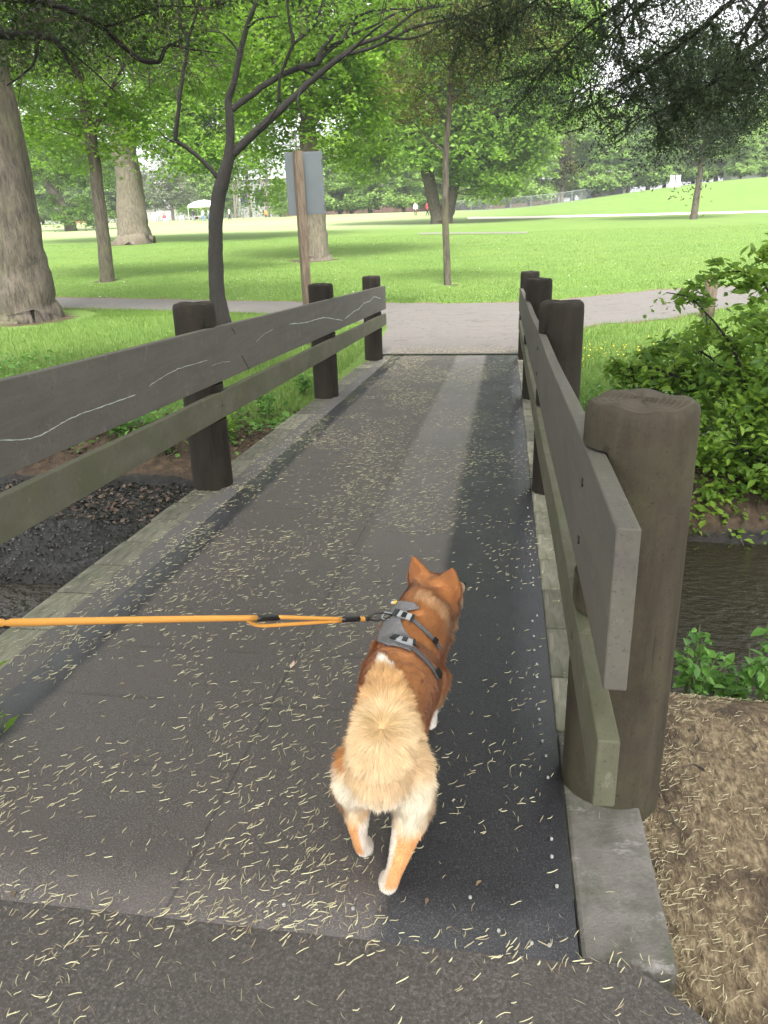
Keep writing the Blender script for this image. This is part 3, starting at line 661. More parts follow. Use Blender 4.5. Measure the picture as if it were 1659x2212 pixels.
tree('young_tree', 'thin straight young tree standing alone on the lawn between the bridge railings', 'tree', 23.1,
     [([(967, 620, 16), (965, 560, 15), (962, 480, 14), (962, 400, 14), (963, 320, 13), (970, 240, 12), (976, 170, 11), (984, 90, 9), (990, 0, 7), (992, -80, 5)], 0, 0),
      ([(968, 260, 5), (930, 210, 4), (890, 180, 3), (850, 175, 2)], 0, .5), ([(972, 220, 5), (1010, 190, 3), (1040, 140, 2)], 0, -.5),
      ([(978, 160, 5), (940, 110, 3), (900, 90, 2)], 0, -.5), ([(986, 80, 6), (1050, 40, 5), (1110, 50, 4), (1150, 90, 3)], 0, -1), ([(964, 330, 4), (925, 300, 3), (890, 260, 2)], 0, .5)],
     [pb(900, 200, 23, 1.0, .8, .9), pb(940, 110, 23, 1.3, 1, .9), pb(1030, 170, 23, .8, .8, 1.1), pb(990, 30, 23, 2, 1.4, .9), pb(1110, 90, 22, 1.6, 1.2, 1.0), pb(1080, 10, 22, 1.8, 1.2, .9)], 300, 26, .3, .11,
     M['bark_grey'], M['lf_brown'], 16, twig=(.009, .004, 1.))
tree('lawn_tree', 'twin-stemmed tree with a dark V-shaped trunk and low bright leaves in mid lawn', 'tree', 77,
     [([(944, 488, 30), (943, 465, 26), (936, 430, 27), (925, 385, 27), (915, 350, 25), (900, 300, 18), (880, 230, 14), (860, 150, 10)], 0, 0),
      ([(965, 486, 26), (972, 450, 20), (981, 400, 24), (989, 350, 22), (997, 300, 17), (1010, 230, 13), (1030, 150, 9)], 0, 0),
      ([(950, 480, 30), (957, 455, 20), (965, 430, 10)], 0, 0), ([(989, 350, 12), (1040, 300, 9), (1090, 260, 6)], 0, 3), ([(915, 350, 12), (870, 310, 8), (820, 280, 5)], 0, -2)],
     [pb(1040, 350, 76, 4.0, 4, 2.2), pb(1060, 260, 77, 5.5, 5, 4), pb(930, 270, 76, 5, 4, 3), pb(960, 120, 77, 9, 7, 4.5), pb(820, 210, 78, 5, 5, 5), pb(1130, 170, 77, 4.5, 5, 4.5), pb(960, -20, 77, 9, 6, 4), pb(1004, 474, 76.5, .7, .5, .5), pb(1075, 400, 76, 2.2, 2.5, 1.2), pb(950, 330, 75, 1.8, 2, 1), pb(790, 350, 79, 3, 3, 2), pb(900, 330, 74, 1.6, 1.4, 1.4), pb(985, 300, 74, 2.2, 1.5, 1.6), pb(1190, 130, 78, 4, 4, 6), pb(1130, 320, 77, 3, 3, 2.4), pb(1230, 60, 79, 3, 4, 4)], 2500, 44, 1.0, .42,
     M['bark_grey'], M['lf_bright'], 17, twig=(.05, .02, .3))
tree('lawn_tree', 'small dark-crowned tree beside the pale path on the right slope', 'tree', 68,
     [([(1497, 479, 17), (1501, 450, 14), (1507, 410, 13), (1513, 370, 12), (1517, 335, 10), (1525, 290, 8), (1535, 230, 5), (1540, 170, 4)], 0, 0),
      ([(1513, 365, 6), (1495, 325, 5), (1470, 290, 3), (1440, 260, 2)], 0, -1), ([(1515, 355, 6), (1545, 320, 4), (1580, 290, 3)], 0, 1), ([(1522, 300, 5), (1500, 240, 4), (1490, 180, 3)], 0, 0)],
     [pb(1510, 200, 68, 3.8, 3.5, 3.6), pb(1450, 290, 68, 2.2, 2.5, 1.3), pb(1580, 270, 69, 2.4, 2.5, 1.8), pb(1500, 110, 68, 3.2, 3, 2.2), pb(1540, 320, 68, 2, 2, .7), pb(1590, 200, 69, 3, 3, 3), pb(1430, 180, 69, 2.5, 3, 3)], 520, 40, .6, .28,
     M['bark_grey'], M['lf_dark'], 18, twig=(.03, .01, .6))
tree('leaning_tree', 'leaning old tree rising out of a leafy bush at the far left of the lawn', 'tree', 92,
     [([(150, 478, 24), (140, 455, 22), (122, 425, 20), (103, 400, 16), (85, 370, 12), (60, 320, 9)], 0, 0), ([(120, 422, 12), (125, 380, 8), (140, 330, 6)], 0, 0)],
     [pb(160, 470, 91, 3.0, 2, 1.2), pb(130, 440, 92, 2.0, 2, 1.2), pb(180, 440, 92, 1.6, 1.6, .8), pb(100, 340, 93, 6, 5, 3), pb(190, 360, 93, 5, 4, 3), pb(60, 300, 93, 5, 4, 3), pb(120, 485, 90, 1.4, 1, .6)], 520, 36, .7, .34,
     M['bark_grey'], M['lf_mid'], 19, twig=(.05, .02, .3))

# ---- backdrop trees: one of each kind, then copies
def proto(name, h, blobs, ncl, per, cr, L, bark, leaf, seed, stems, group):
    t = empty(name, (0, 0, 0), 'x', 'tree', group); mb = MB(); pts = []
    for P, R in stems:
        Q, r_ = refine(P, R, 4, .08, seed); mb.tube(Q, r_, 8, wob=.03, seed=seed); pts.append(Q)
    Cc = clusters(blobs, ncl, seed); twigs(mb, Cc, pts, .08, .03, seed, .35)
    mb.build('trunk', bark, t, smooth=True); link('crown', crown(Cc, per, cr, L, seed), leaf, t); return t
A = proto('broadleaf_tree', 14, [(0, 0, 6.5, 5, 4.5, 4.2), (-1.5, 0, 10, 4, 4, 3.5), (1.8, 0, 9.5, 3.6, 3.6, 3.5), (0, 0, 3.0, 4.6, 4, 1.7), (0, 0, 13, 2.5, 2.5, 2.2), (0, 0, 2.0, 4.4, 3.6, 1.2)], 520, 46, .75, .5, M['bark_far'], M['lf_far'], 31,
          [([(0, 0, -1), (0, 0, 2), (.2, 0, 6), (0, .3, 11)], [.42, .34, .25, .08]), ([(0, 0, 2.5), (1.5, 0, 5), (3, 0, 8)], [.2, .15, .06]), ([(0, 0, 3), (-1.5, 0, 5.5), (-3, .5, 9)], [.2, .15, .06])], 'leafy trees in the row beyond the park fence')
A2 = proto('broadleaf_tree', 14, [(0, 0, 7, 4.5, 4.5, 4.5), (-2, 0, 5, 3.4, 3.5, 2.6), (2, 0, 5.0, 3, 3.6, 3.2), (.5, 0, 11.5, 3.2, 3.2, 3), (0, 0, 2.4, 4.4, 3.4, 1.5)], 500, 44, .8, .5, M['bark_far'], M['lf_far2'], 32,
          [([(0, 0, -1), (.2, 0, 2.5), (0, 0, 6), (.3, .3, 11)], [.4, .32, .25, .08]), ([(.2, 0, 2.5), (-1.5, 0, 4.5), (-2.4, 0, 7)], [.2, .15, .06])], 'leafy trees in the row beyond the park fence')
Wt = proto('grey_tree', 9, [(0, 0, 5, 4.5, 4, 3.2), (-2.5, 0, 3.6, 2.8, 3, 2.0), (2.6, 0, 3.6, 2.8, 3, 2.0), (0, 0, 8, 3, 3, 2)], 260, 30, .7, .36, M['bark_far'], M['lf_grey'], 33,
          [([(0, 0, -1), (.1, 0, 2), (0, 0, 7)], [.3, .26, .1]), ([(0, 0, 1.5), (1.5, 0, 3.5), (2.5, 0, 5)], [.18, .12, .05])], 'silvery trees at the far side')
Bi = proto('bare_trunked_tree', 14, [(0, 0, 12, 2.2, 2.2, 3), (.5, 0, 8, 1.6, 1.6, 1.4), (-.8, 0, 14.5, 2, 2, 1.5)], 70, 22, .6, .34, M['bark_far'], M['lf_grey'], 34,
          [([(0, 0, -1), (.1, 0, 4), (-.2, 0, 9), (.2, 0, 15)], [.26, .22, .17, .05]), ([(0, 0, .4), (.9, .2, 5), (1.3, .2, 11)], [.18, .14, .05]), ([(0, 0, 6), (-1.2, 0, 8), (-1.8, 0, 10)], [.07, .05, .02])], 'bare reddish trunks')
Co = proto('conifer_tree', 16, [(0, 0, 5, 2.4, 2.4, 3), (0, 0, 10, 1.8, 1.8, 4), (0, 0, 15, 1.0, 1.0, 3)], 200, 36, .6, .3, M['bark_far'], M['lf_brown'], 35,
          [([(0, 0, -1), (0, 0, 5), (0, 0, 17)], [.35, .28, .05])], None)
used = set()
def put(P, px, y, label, s=1., sx=1., rz=0., lift=0.):
    q = aty(px, 460, y)
    o = P if P.name not in used else copy_tree(P)
    used.add(o.name); used.add(P.name)
    o.location = (q[0], y, float(zground(q[0], y))+lift); o.scale = (s*sx, s, s); o.rotation_euler.z = rz; o['label'] = label
    return o
put(A, 800, 150, 'broad leafy tree right of the sign board in front of the far wall', 1.05, 1.15)
put(A, 872, 146, 'bright leafy tree just left of the V-shaped trunk, behind the two walkers', .95, 1.1, 2.)
put(A, 735, 156, 'leafy tree whose low crown shows just right of the sign board', 1.0, 1., 1.1)
put(A, 1045, 142, 'leafy tree just right of the V-shaped trunk, behind the chain-link fence', .8, 1., .7)
put(A, 1142, 140, 'rounded bright tree left of the brown conifer, behind the chain-link fence', 1.0, .92, 2.6)
put(Co, 1212, 143, 'narrow brownish conifer between two bright leafy trees in the far row', 1.05)
Co['group'] = 'trees in the row beyond the park fence'
put(A, 1282, 146, 'tall bright tree right of the brown conifer, above the small white building', 1.1, .95, 4.)
put(A2, 1352, 150, 'darker leafy tree to the left of the double banner', 1.0, 1.1, 1.)
put(A2, 1430, 160, 'leafy tree directly behind the double banner on the hill', .9, 1.2, 2.)
put(A2, 1540, 165, 'leafy tree seen behind the small dark-crowned tree on the hill', .9, 1.3, 3.)
put(A, 1640, 150, 'leafy tree at the right edge, above the crest of the grassy hill', .9, 1.3, 3.3)
put(A2, 1000, 165, 'dark leafy tree filling the gap behind the V-shaped trunk', 1.0, 1.3, .3)
put(A2, 930, 162, 'dark leafy tree half hidden behind the left stem of the V-shaped trunk', .95, 1.2, 5.)
put(A, 28, 132, 'leafy tree at the far left behind the massive trunk', .9, 1.2, .9)
put(A, 90, 140, 'leafy tree above the orange building at the far left', .75, 1.1, 2.4)
put(A2, 215, 150, 'leafy tree between the slender leaning trunk and the broad pale trunk', 1., 1.2, 2.)
put(A, 1395, 152, 'pale leafy tree between the white shed and the double banner', .95, 1.1, 5.5)
put(A, 1490, 158, 'leafy tree just left of the dark-crowned tree on the hill', .95, 1.2, 1.7)
put(A, 1590, 143, 'leafy tree in front of the dark-roofed building on the crest', .6, 1.2, 4.4)
put(A, 1235, 160, 'bright tree peeking between the brown conifer and the white shed', 1.1, 1., 2.2)
put(A, 690, 150, 'leafy tree behind the stout trunk at the sign', .95, 1., 3.1)
put(A2, 760, 160, 'dark tree filling the row right behind the sign board', .9, 1.2, 4.4)
put(A, 960, 150, 'bright tree showing between the two stems of the V-shaped trunk', .85, 1.1, 5.2)
put(A, 1095, 152, 'pale tree in the second row behind the chain-link fence', 1.0, 1., 3.9)
put(A, 150, 158, 'pale tree behind the leaning old tree at the far left', .95, 1.2, 1.9)
put(A, 255, 155, 'pale tree just behind the broad pale trunk', 1., 1.1, 2.9)
put(Wt, 372, 138, 'silvery grey-green tree left of the white canopy tent', 1.0, 1.0)
put(Wt, 310, 146, 'silvery tree peeking out right of the broad pale trunk', 1.0, 1.0, 2.)
put(A, 425, 150, 'drooping yellow-green tree above the white canopy tent', .95, .8, 2.)
put(A2, 470, 168, 'dark tree behind the white canopy tent', 1., 1.1, 2.6)
put(Bi, 508, 140, 'pair of bare reddish trunks just right of the dark forked tree', 1.0)
put(Bi, 541, 143, 'bare trunk in the middle of the bare row before the green hedge', 1.0, 1., 2.)
put(Bi, 580, 139, 'crooked bare trunk beside the seated figure in orange', .95, 1., 3.4)
put(Bi, 650, 150, 'bare trunk partly hidden behind the sign board', .95, 1., 5.)
put(A, 606, 137, 'small yellow-green sapling left of the sign board', .42, .9, 1.)

# ------------------------------------------------------------------ overhanging trees close to the bridge
yo = 9.5
t = tree('overhanging_tree', 'dark twiggy canopy with a crooked limb hanging over the top left corner', 'tree', yo,
     [([(-560, 620, 90), (-520, 350, 80), (-430, 150, 70), (-300, 60, 50), (-150, 70, 34), (0, 74, 20), (60, 76, 19), (112, 78, 15), (140, 112, 9), (150, 140, 6)], 0, 0),
      ([(-300, 60, 40), (-80, -20, 28), (80, 0, 18), (160, 25, 13), (222, 58, 12), (262, 96, 10), (302, 132, 10), (345, 136, 9), (354, 108, 8), (366, 95, 7), (400, 105, 4), (480, 115, 2)], 0, .8),
      ([(78, 76, 8), (82, 110, 6), (72, 140, 5), (45, 165, 4), (15, 185, 3)], 0, -.4), ([(225, 58, 6), (290, 40, 5), (340, 12, 4), (420, 15, 3), (480, 18, 2)], .2, 1),
      ([(100, 78, 5), (150, 110, 4), (210, 160, 3), (250, 200, 2)], 0, .5), ([(-80, -20, 20), (200, -140, 14), (520, -230, 9), (800, -240, 5)], 0, -1),
      ([(-300, 60, 34), (-150, -200, 26), (50, -500, 16), (300, -800, 8)], 0, -4)],
     [pb(110, 10, 9.5, 1.6, 1.2, .55), pb(30, 90, 10, .9, .9, .5), pb(260, -60, 10, 1.6, 1.2, .5), pb(230, 60, 10.5, 1.0, .8, .35), pb(500, -180, 9, 2.0, 2, .6), pb(0, -330, 8, 3, 3, 1), pb(420, -550, 6.5, 2.5, 2.5, .7), pb(190, 30, 9.8, 1.3, 1, .35), pb(60, 20, 10, 1.2, 1, .4), pb(330, 20, 10, .9, .8, .3)], 480, 40, .28, .065,
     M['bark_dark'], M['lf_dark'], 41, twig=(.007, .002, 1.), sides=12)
hi = clusters([(-1, 1, 7.6, 6, 6.5, 1.2), (2.5, 4, 8, 4.5, 5, 1.2), (-5, 4, 8, 4, 5, 1.5), (1, -5, 7.6, 6, 5, 1.3)], 680, 43)  # unseen crown and limbs added overhead to shade the bridge
mb = MB(); twigs(mb, hi, [np.linspace((-9, 8, 6), (1, 2, 7.5), 12), np.linspace((-7, 6, 6.5), (0, -3, 7.6), 8)], .03, .006, 5, .3); [mb.tube(np.linspace(a_, b_, 6), np.linspace(.12, .04, 6), 8) for a_, b_ in (((-9, 8, 6), (1, 2, 7.5)), ((-7, 6, 6.5), (0, -3, 7.6)))]
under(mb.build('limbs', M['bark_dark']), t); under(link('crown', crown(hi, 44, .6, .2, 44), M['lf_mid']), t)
# dry hanging twigs of the same tree
mb = MB(); g = np.random.default_rng(5)
for i in range(260):
    px, py = g.uniform(0, 460), g.uniform(-20, 160); yy = 9.5+g.uniform(-.6, 1.4); a = aty(px, py, yy); P = [a]; d = g.normal(size=3)*.5+np.array([0, 0, -.35])
    for s_ in range(5): d = d+g.normal(size=3)*.35+np.array([0, 0, -.05]); P.append(P[-1]+d*g.uniform(.05, .12))
    mb.tube(P, np.linspace(.005, .0015, 6), 4, cap=False)
under(mb.build('twigs', M['bark_grey']), t)

def conifer_boughs(name, label, trunk, boughs, seed, extra):
    g = np.random.default_rng(seed); mb = MB(); mb.tube(*refine(*trunk, 4), 16, wob=.03, seed=1)
    base = np.array(trunk[0][0]); t = empty(name, (base[0], base[1], float(zground(base[0], base[1]))), label, 'tree')
    NP, ND, NL, NT_ = [], [], [], []; SOFT = []
    def spray(a, d, ln, rad, dens):
        d = d/np.linalg.norm(d); k = max(3, int(ln/.06)); P = [a]; dd = d.copy()
        for s_ in range(k): dd = dd+g.normal(size=3)*.22+np.array([0, 0, -.03]); dd /= np.linalg.norm(dd); P.append(P[-1]+dd*ln/k)
        P = np.array(P); mb.tube(P, np.linspace(rad, .0015, len(P)), 4, cap=False)
        n = int(ln*dens); t_ = g.uniform(.05, 1, n)*(len(P)-1.001); i = t_.astype(int); fr = (t_-i)[:, None]
        Q = P[i]*(1-fr)+P[i+1]*fr; tg = P[i+1]-P[i]; tg /= np.linalg.norm(tg, axis=1)[:, None]
        dv = g.normal(size=(n, 3)); dv[:, 2] *= .5; dv = dv/np.linalg.norm(dv, axis=1)[:, None]*.9+tg*.8; dv /= np.linalg.norm(dv, axis=1)[:, None]
        NP.append(Q+dv*.010); ND.append(dv); NL.append(np.full(n, .024)); NT_.append(np.full(n, g.uniform(0, 1)))
    for P, R in boughs:
        Q, r_ = refine(P, R, 6, .3, int(g.integers(99))); mb.tube(Q, r_, 6, cap=False, wob=.03)
        L = np.linalg.norm(np.diff(Q, axis=0), axis=1).sum()
        if len(P) > 4 or P[0][0] > 6: SOFT.append(Q[len(Q)//4:])
        for s_ in range(int(L*(7 if len(P) > 4 or P[0][0] > 6 else 3))):
            k = g.integers(len(Q)//5, len(Q)-1); v = Q[min(k+1, len(Q)-1)]-Q[k-1]; v /= np.linalg.norm(v)
            sd_ = g.normal(size=3); sd_[2] = sd_[2]*.3-.35
            d = v*.5+sd_; ln = g.uniform(.15, .55); a0 = Q[k]
            spray(a0, d, ln, .005, 640)
            for q in range(int(g.integers(3, 6))):
                spray(a0+d/np.linalg.norm(d)*ln*g.uniform(.2, .8)+g.normal(size=3)*.02, d+g.normal(size=3)*.9+np.array([0, 0, -.3]), g.uniform(.10, .28), .002, 700)
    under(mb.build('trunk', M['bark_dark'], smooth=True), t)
    me = leafmesh('needles', np.vstack(NP), np.concatenate(NL), seed, tint=np.concatenate(NT_), up=.1, asp=.24, fold=.1, dirs=np.vstack(ND))
    under(link('needles', me, M['needle']), t)
    sc_ = np.vstack(SOFT); sc_ = sc_[g.choice(len(sc_), 760)]+g.normal(size=(760, 3))*[.22, .22, .16]-[0, 0, .10]
    under(link('foliage', crown(sc_, 62, .15, .030, 58, flat=.7, up=.1, asp=.34), M['needle']), t); return t
def bl(pts, y, a=0, b=0): return pxline(pts, y, a, b)
bo = [bl([(2100, -120, 40), (1900, -40, 26), (1740, 20, 18), (1640, 90, 13), (1560, 165, 9), (1480, 215, 6), (1400, 250, 4)], 6.5, 0, .6),
      bl([(2100, -250, 36), (1850, -170, 26), (1650, -60, 18), (1560, 20, 12), (1480, 90, 8), (1410, 140, 5), (1340, 175, 3)], 6.8, 0, .6),
      bl([(2100, -300, 30), (1700, -200, 20), (1450, -70, 12), (1330, 10, 8), (1230, 90, 5), (1170, 160, 3)], 7.5, 0, .5),
      bl([(2100, -40, 30), (1900, 20, 20), (1740, 70, 12), (1650, 130, 8), (1590, 180, 5)], 6.3, 0, .3),
      bl([(1700, -240, 20), (1450, -190, 12), (1250, -60, 8), (1130, 20, 5), (1060, 80, 3)], 8, 0, .6),
      bl([(2000, -320, 20), (1800, -120, 12), (1660, 0, 8), (1600, 70, 5)], 6, 0, 0),
      bl([(1500, -200, 10), (1400, -60, 7), (1340, 60, 5), (1300, 150, 3), (1250, 200, 2)], 7.2, 0, .3),
      bl([(1650, 0, 10), (1600, 90, 7), (1550, 160, 5), (1500, 220, 3)], 7.0, 0, .3),
      bl([(1300, -180, 9), (1180, -60, 7), (1080, 0, 4), (1010, 30, 3), (960, 60, 2)], 8.4, 0, .3),
      bl([(1400, 0, 8), (1330, 60, 5), (1280, 120, 3)], 8.2, 0, .3),
      bl([(1700, 100, 8), (1640, 140, 6), (1570, 200, 4), (1500, 262, 2)], 7.5, 0, .3)]
# unseen boughs added over the bridge to keep it in shade
for i in range(12):
    a = np.array([5.5, 6.2, random.uniform(3.6, 8)]); b = np.array([random.uniform(-5, 5), random.uniform(-2.5, 5.5), random.uniform(3.9, 7.5)])
    bo.append(([a, a*.6+b*.4+[0, 0, .3], a*.25+b*.75+[0, 0, .2], b], [.05, .035, .02, .008]))
conifer_boughs('conifer_tree', 'near-black conifer boughs drooping into the top right corner', ([(5.6, 6.3, -1), (5.6, 6.3, 2), (5.5, 6.2, 6), (5.4, 6.2, 11)], [.38, .33, .27, .15]), bo, 51, None)

# ------------------------------------------------------------------ the dog
DY, DX = 1.55, -.27
dog = empty('dog', (DX, DY, zd(DY)), 'orange and cream curly-tailed dog in a grey harness walking away across the bridge', 'dog')
def chain(mb, pts, n=14):
    P = np.array([p[:3] for p in pts]); R = np.array([p[3] for p in pts])
    k = 5; t = np.linspace(0, len(P)-1, (len(P)-1)*k+1); i_ = np.arange(len(P))
    Q = np.stack([np.interp(t, i_, P[:, j]) for j in range(3)], -1); r_ = np.interp(t, i_, R)
    for q, r in zip(Q, r_): mb.ball(q, (r, r, r), 14, 9)
mb = MB()
def blob(c, r, **kw): mb.ball(c, r, 18, 12, **kw)
# trunk
for t in np.linspace(0, 1, 14):
    y = -.055+.50*t
    cx = -.004+.006*t; cz = .325+.012*math.sin(t*3.1)+.01*t
    rx = np.interp(t, [0, .15, .45, .75, 1], [.072, .084, .100, .116, .104]); rz = np.interp(t, [0, .15, .45, .75, 1], [.085, .098, .093, .118, .108])
    blob((cx, y, cz-.02*(t > .5)*(t-.5)), (rx, .07, rz))
blob((.005, .43, .365), (.085, .07, .085)); blob((.012, .47, .39), (.088, .07, .085))
chain(mb, [(.015, .45, .37, .098), (.035, .50, .41, .095), (.055, .545, .450, .088)])
hc = np.array([.070, .585, .482]); hy = math.radians(-31)
fd = np.array([-math.sin(hy), math.cos(hy), 0]); rd = np.array([math.cos(hy), math.sin(hy), 0]); upv = np.array([0, 0, 1.])
def hp(r, f, u): return hc+rd*r+fd*f+upv*u
blob(hp(0, 0, 0), (.082, .080, .066)); blob(hp(0, .02, -.022), (.084, .068, .052)); blob(hp(-.05, -.005, -.025), (.040, .042, .042)); blob(hp(.052, -.005, -.025), (.042, .044, .044))
chain(mb, [(*hp(0, .05, -.012), .046), (*hp(0, .095, -.026), .032), (*hp(0, .135, -.030), .023), (*hp(0, .148, -.028), .018)])
for s in (-1, 1):                                   # ears: flattened cones
    for t in np.linspace(0, 1, 9):
        c_ = hp(s*(.050+.026*t), .008-.008*t, .034+.078*t); r = .047*(1-t)**.8+.006
        mb.ball(c_, (r, max(.007, r*.42), r*.9), 12, 8, rot=[[math.cos(hy), -math.sin(hy), 0], [math.sin(hy), math.cos(hy), 0], [0, 0, 1]])
# hind legs
chain(mb, [(-.056, .0, .30, .060), (-.076, -.01, .25, .052), (-.080, .0, .21, .044), (-.070, -.018, .170, .032), (-.069, -.030, .135, .026), (-.067, -.02, .080, .0205), (-.064, .0, .038, .022), (-.062, .012, .026, .024)])
chain(mb, [(-.064, .012, .024, .023), (-.064, .034, .020, .019)])
chain(mb, [(.054, .0, .30, .062), (.070, -.015, .24, .054), (.070, -.02, .19, .048), (.060, -.042, .150, .038), (.050, -.075, .122, .029), (.043, -.095, .100, .024), (.030, -.105, .060, .0205), (.020, -.105, .032, .022)])
chain(mb, [(.017, -.100, .026, .025), (.012, -.076, .020, .021)])
blob((-.002, -.050, .325), (.060, .05, .045))
# fore legs
chain(mb, [(.078, .42, .29, .050), (.080, .42, .23, .036), (.075, .48, .17, .023), (.070, .50, .11, .019), (.068, .49, .085, .022)])
chain(mb, [(-.050, .42, .29, .052), (-.055, .44, .21, .034), (-.052, .50, .13, .021), (-.050, .53, .05, .018), (-.050, .56, .022, .022)])
body_me = remeshed(mb, .0075, 8)
tl = MB()
TAIL = np.array([(.000, -.060, .345), (.002, -.085, .375), (.006, -.085, .405), (.008, -.045, .430), (.002, .05, .445), (-.016, .15, .450), (-.034, .225, .455)])
TR = [.034, .040, .046, .052, .046, .028, .012]
TQ, TRq = refine(TAIL, TR, 5)
for q, r in zip(TQ, TRq): tl.ball(q, (r*1.15, r, r*.75), 14, 9)
tail_me = remeshed(tl, .008, 5)
ORANGE = np.array([.56, .245, .085]); DEEP = np.array([.36, .14, .05]); CREAM = np.array([.78, .57, .34]); PALE = np.array([.82, .73, .58]); WHITE = np.array([.86, .81, .73]); TAN = np.array([.70, .36, .13])
def mixc(a, b, t): t = np.clip(t, 0, 1)[:, None]; return a*(1-t)+b*t
def dogcol(V, N):
    x, y, z = V[:, 0], V[:, 1], V[:, 2]
    nz_ = fbm(x*28+9, y*28+z*22, 1)-.5
    col = mixc(np.tile(ORANGE, (len(V), 1)), DEEP, smooth((z-.40+nz_*.04)/.05)*(y > .3)*.55+.25*smooth(nz_*3))
    col = mixc(col, TAN, .6*smooth((.36-z)/.1))
    col = mixc(col, CREAM*.95, .8*smooth((.27-z-nz_*.03)/.05)*(y > .12))       # belly and chest sides
    col = mixc(col, WHITE, smooth((.215-z)/.05)*(y > .12))
    rump = smooth((.125-y+nz_*.08)/.09)*smooth((.10+.03*(x > 0)-np.abs(x-.008)+nz_*.03+.03*(z < .32))/.03)
    col = mixc(col, CREAM, rump*.95)
    but = smooth((.10-y)/.07)*smooth((.335-z+nz_*.04)/.06)*smooth((z-.155-.02*(x < 0))/.04)*smooth((.12-np.abs(x))/.025+.35)
    col = mixc(col, PALE, but)
    leg = smooth((.175+.0*(x < 0)-z)/.03)*(y < .12)
    col = mixc(col, np.array([.72, .36, .15]), leg)
    lc = np.where(x < -.01, np.interp(z, [.02, .08, .14, .17], [-.062, -.066, -.068, -.066]), np.interp(z, [.02, .06, .10, .122, .15, .17], [.014, .027, .038, .044, .05, .05])); inner = smooth(np.where(x < -.01, x-lc-.001, lc-.006-x)/.007)*(y < .12)*(z < .17)
    col = mixc(col, WHITE*.9, inner*.85)
    col = mixc(col, WHITE*.92, smooth((.042-z)/.02))
    # head
    hd = (y > .5)&(z > .40)
    ck = smooth(((V-hc)@fd-.01)/.05)*smooth((.0-(V-hc)@upv+.0)/.03)*hd
    col = mixc(col, PALE, ck*.9)
    jaw = smooth((-.03-(V-hc)@upv)/.02)*hd
    col = mixc(col, CREAM, jaw*.6)
    stripe = smooth(1-np.abs((V-hc)@rd)/.012)*hd*smooth(((V-hc)@upv-.03)/.02)
    col = mixc(col, DEEP*.7, stripe*.6*smooth(nz_*4+.5))
    bk = smooth(1-np.abs((V-hc)@fd+.045+nz_*.03)/.022)*hd*smooth(((V-hc)@upv+.01)/.03); col = mixc(col, DEEP*.55, bk*.65)
    lt_ = smooth(1-np.abs((V-hc)@fd+.085-.3*((V-hc)@rd)+nz_*.03)/.02)*(y > .45)*(z > .36)*((V-hc)@rd > .0); col = mixc(col, CREAM, lt_*.45)
    fl_ = smooth((.16-y)/.05)*smooth((y+.03)/.04)*smooth((-.055-x)/.02)*(z > .2); col = mixc(col, DEEP*.7, fl_*.7)
    tip = hd*smooth(((V-hc)@upv-.075)/.04)
    col = mixc(col, np.array([.40, .15, .05]), tip*.5)
    return np.clip(col*(1+.25*nz_[:, None]), 0, 1)
def tailcol(V, N):
    cen = np.hypot(V[:, 0]-.008, V[:, 1]+.062); y = V[:, 1]; nz_ = fbm(V[:, 0]*40, y*40+V[:, 2]*20, 2)-.5
    col = mixc(np.tile(np.array([.66, .39, .18]), (len(V), 1)), np.array([.80, .60, .36]), smooth((.06-y)/.12)); col = mixc(col, PALE, .8*smooth((.39-V[:, 2])/.06)*smooth((.0-y)/.05))
    col = mixc(col, np.array([.72, .42, .16]), smooth((np.abs(V[:, 0]-.0)-.04)/.04)*smooth((y-.0)/.08)*.6)
    col = mixc(col, np.array([.62, .40, .18]), .7*smooth((.028-cen)/.02)); col = mixc(col, WHITE, smooth((y-.175+nz_*.05)/.03))  # shade in the crease of the tail swirl painted darker; white tip
    return np.clip(col*(1+.3*nz_[:, None]), 0, 1)
k = NT('dog_fur'); a = k.n('Attribute'); a.attribute_name = 'fur'; k.base(a.outputs['Color']); k.rough(.7); k.p.inputs['Specular IOR Level'].default_value = .18
k.p.inputs['Sheen Weight'].default_value = .15
M['fur'] = k.m
def paint(me, f):
    V, N = me_arrays(me); c = f(V, N); a = me.attributes.new('fur', 'FLOAT_COLOR', 'POINT')
    a.data.foreach_set('color', np.hstack([c, np.ones((len(V), 1))]).astype(np.float32).ravel())
paint(body_me, dogcol); paint(tail_me, tailcol)
for p in body_me.polygons: p.use_smooth = True
body = link('body', body_me, M['fur'], dog); tail = link('tail', tail_me, M['fur'], dog)
bvh = BVHTree.FromPolygons([v.co[:] for v in body_me.vertices], [p.vertices[:] for p in body_me.polygons])
tbvh = BVHTree.FromPolygons([v.co[:] for v in tail_me.vertices], [p.vertices[:] for p in tail_me.polygons])
O_l = Vector((-DX, -DY, H-zd(DY)))
def hit(px, py, tree_=None):
    h_ = (tree_ or bvh).ray_cast(O_l, Vector(ray(px, py)).normalized()); return h_[0], h_[1]
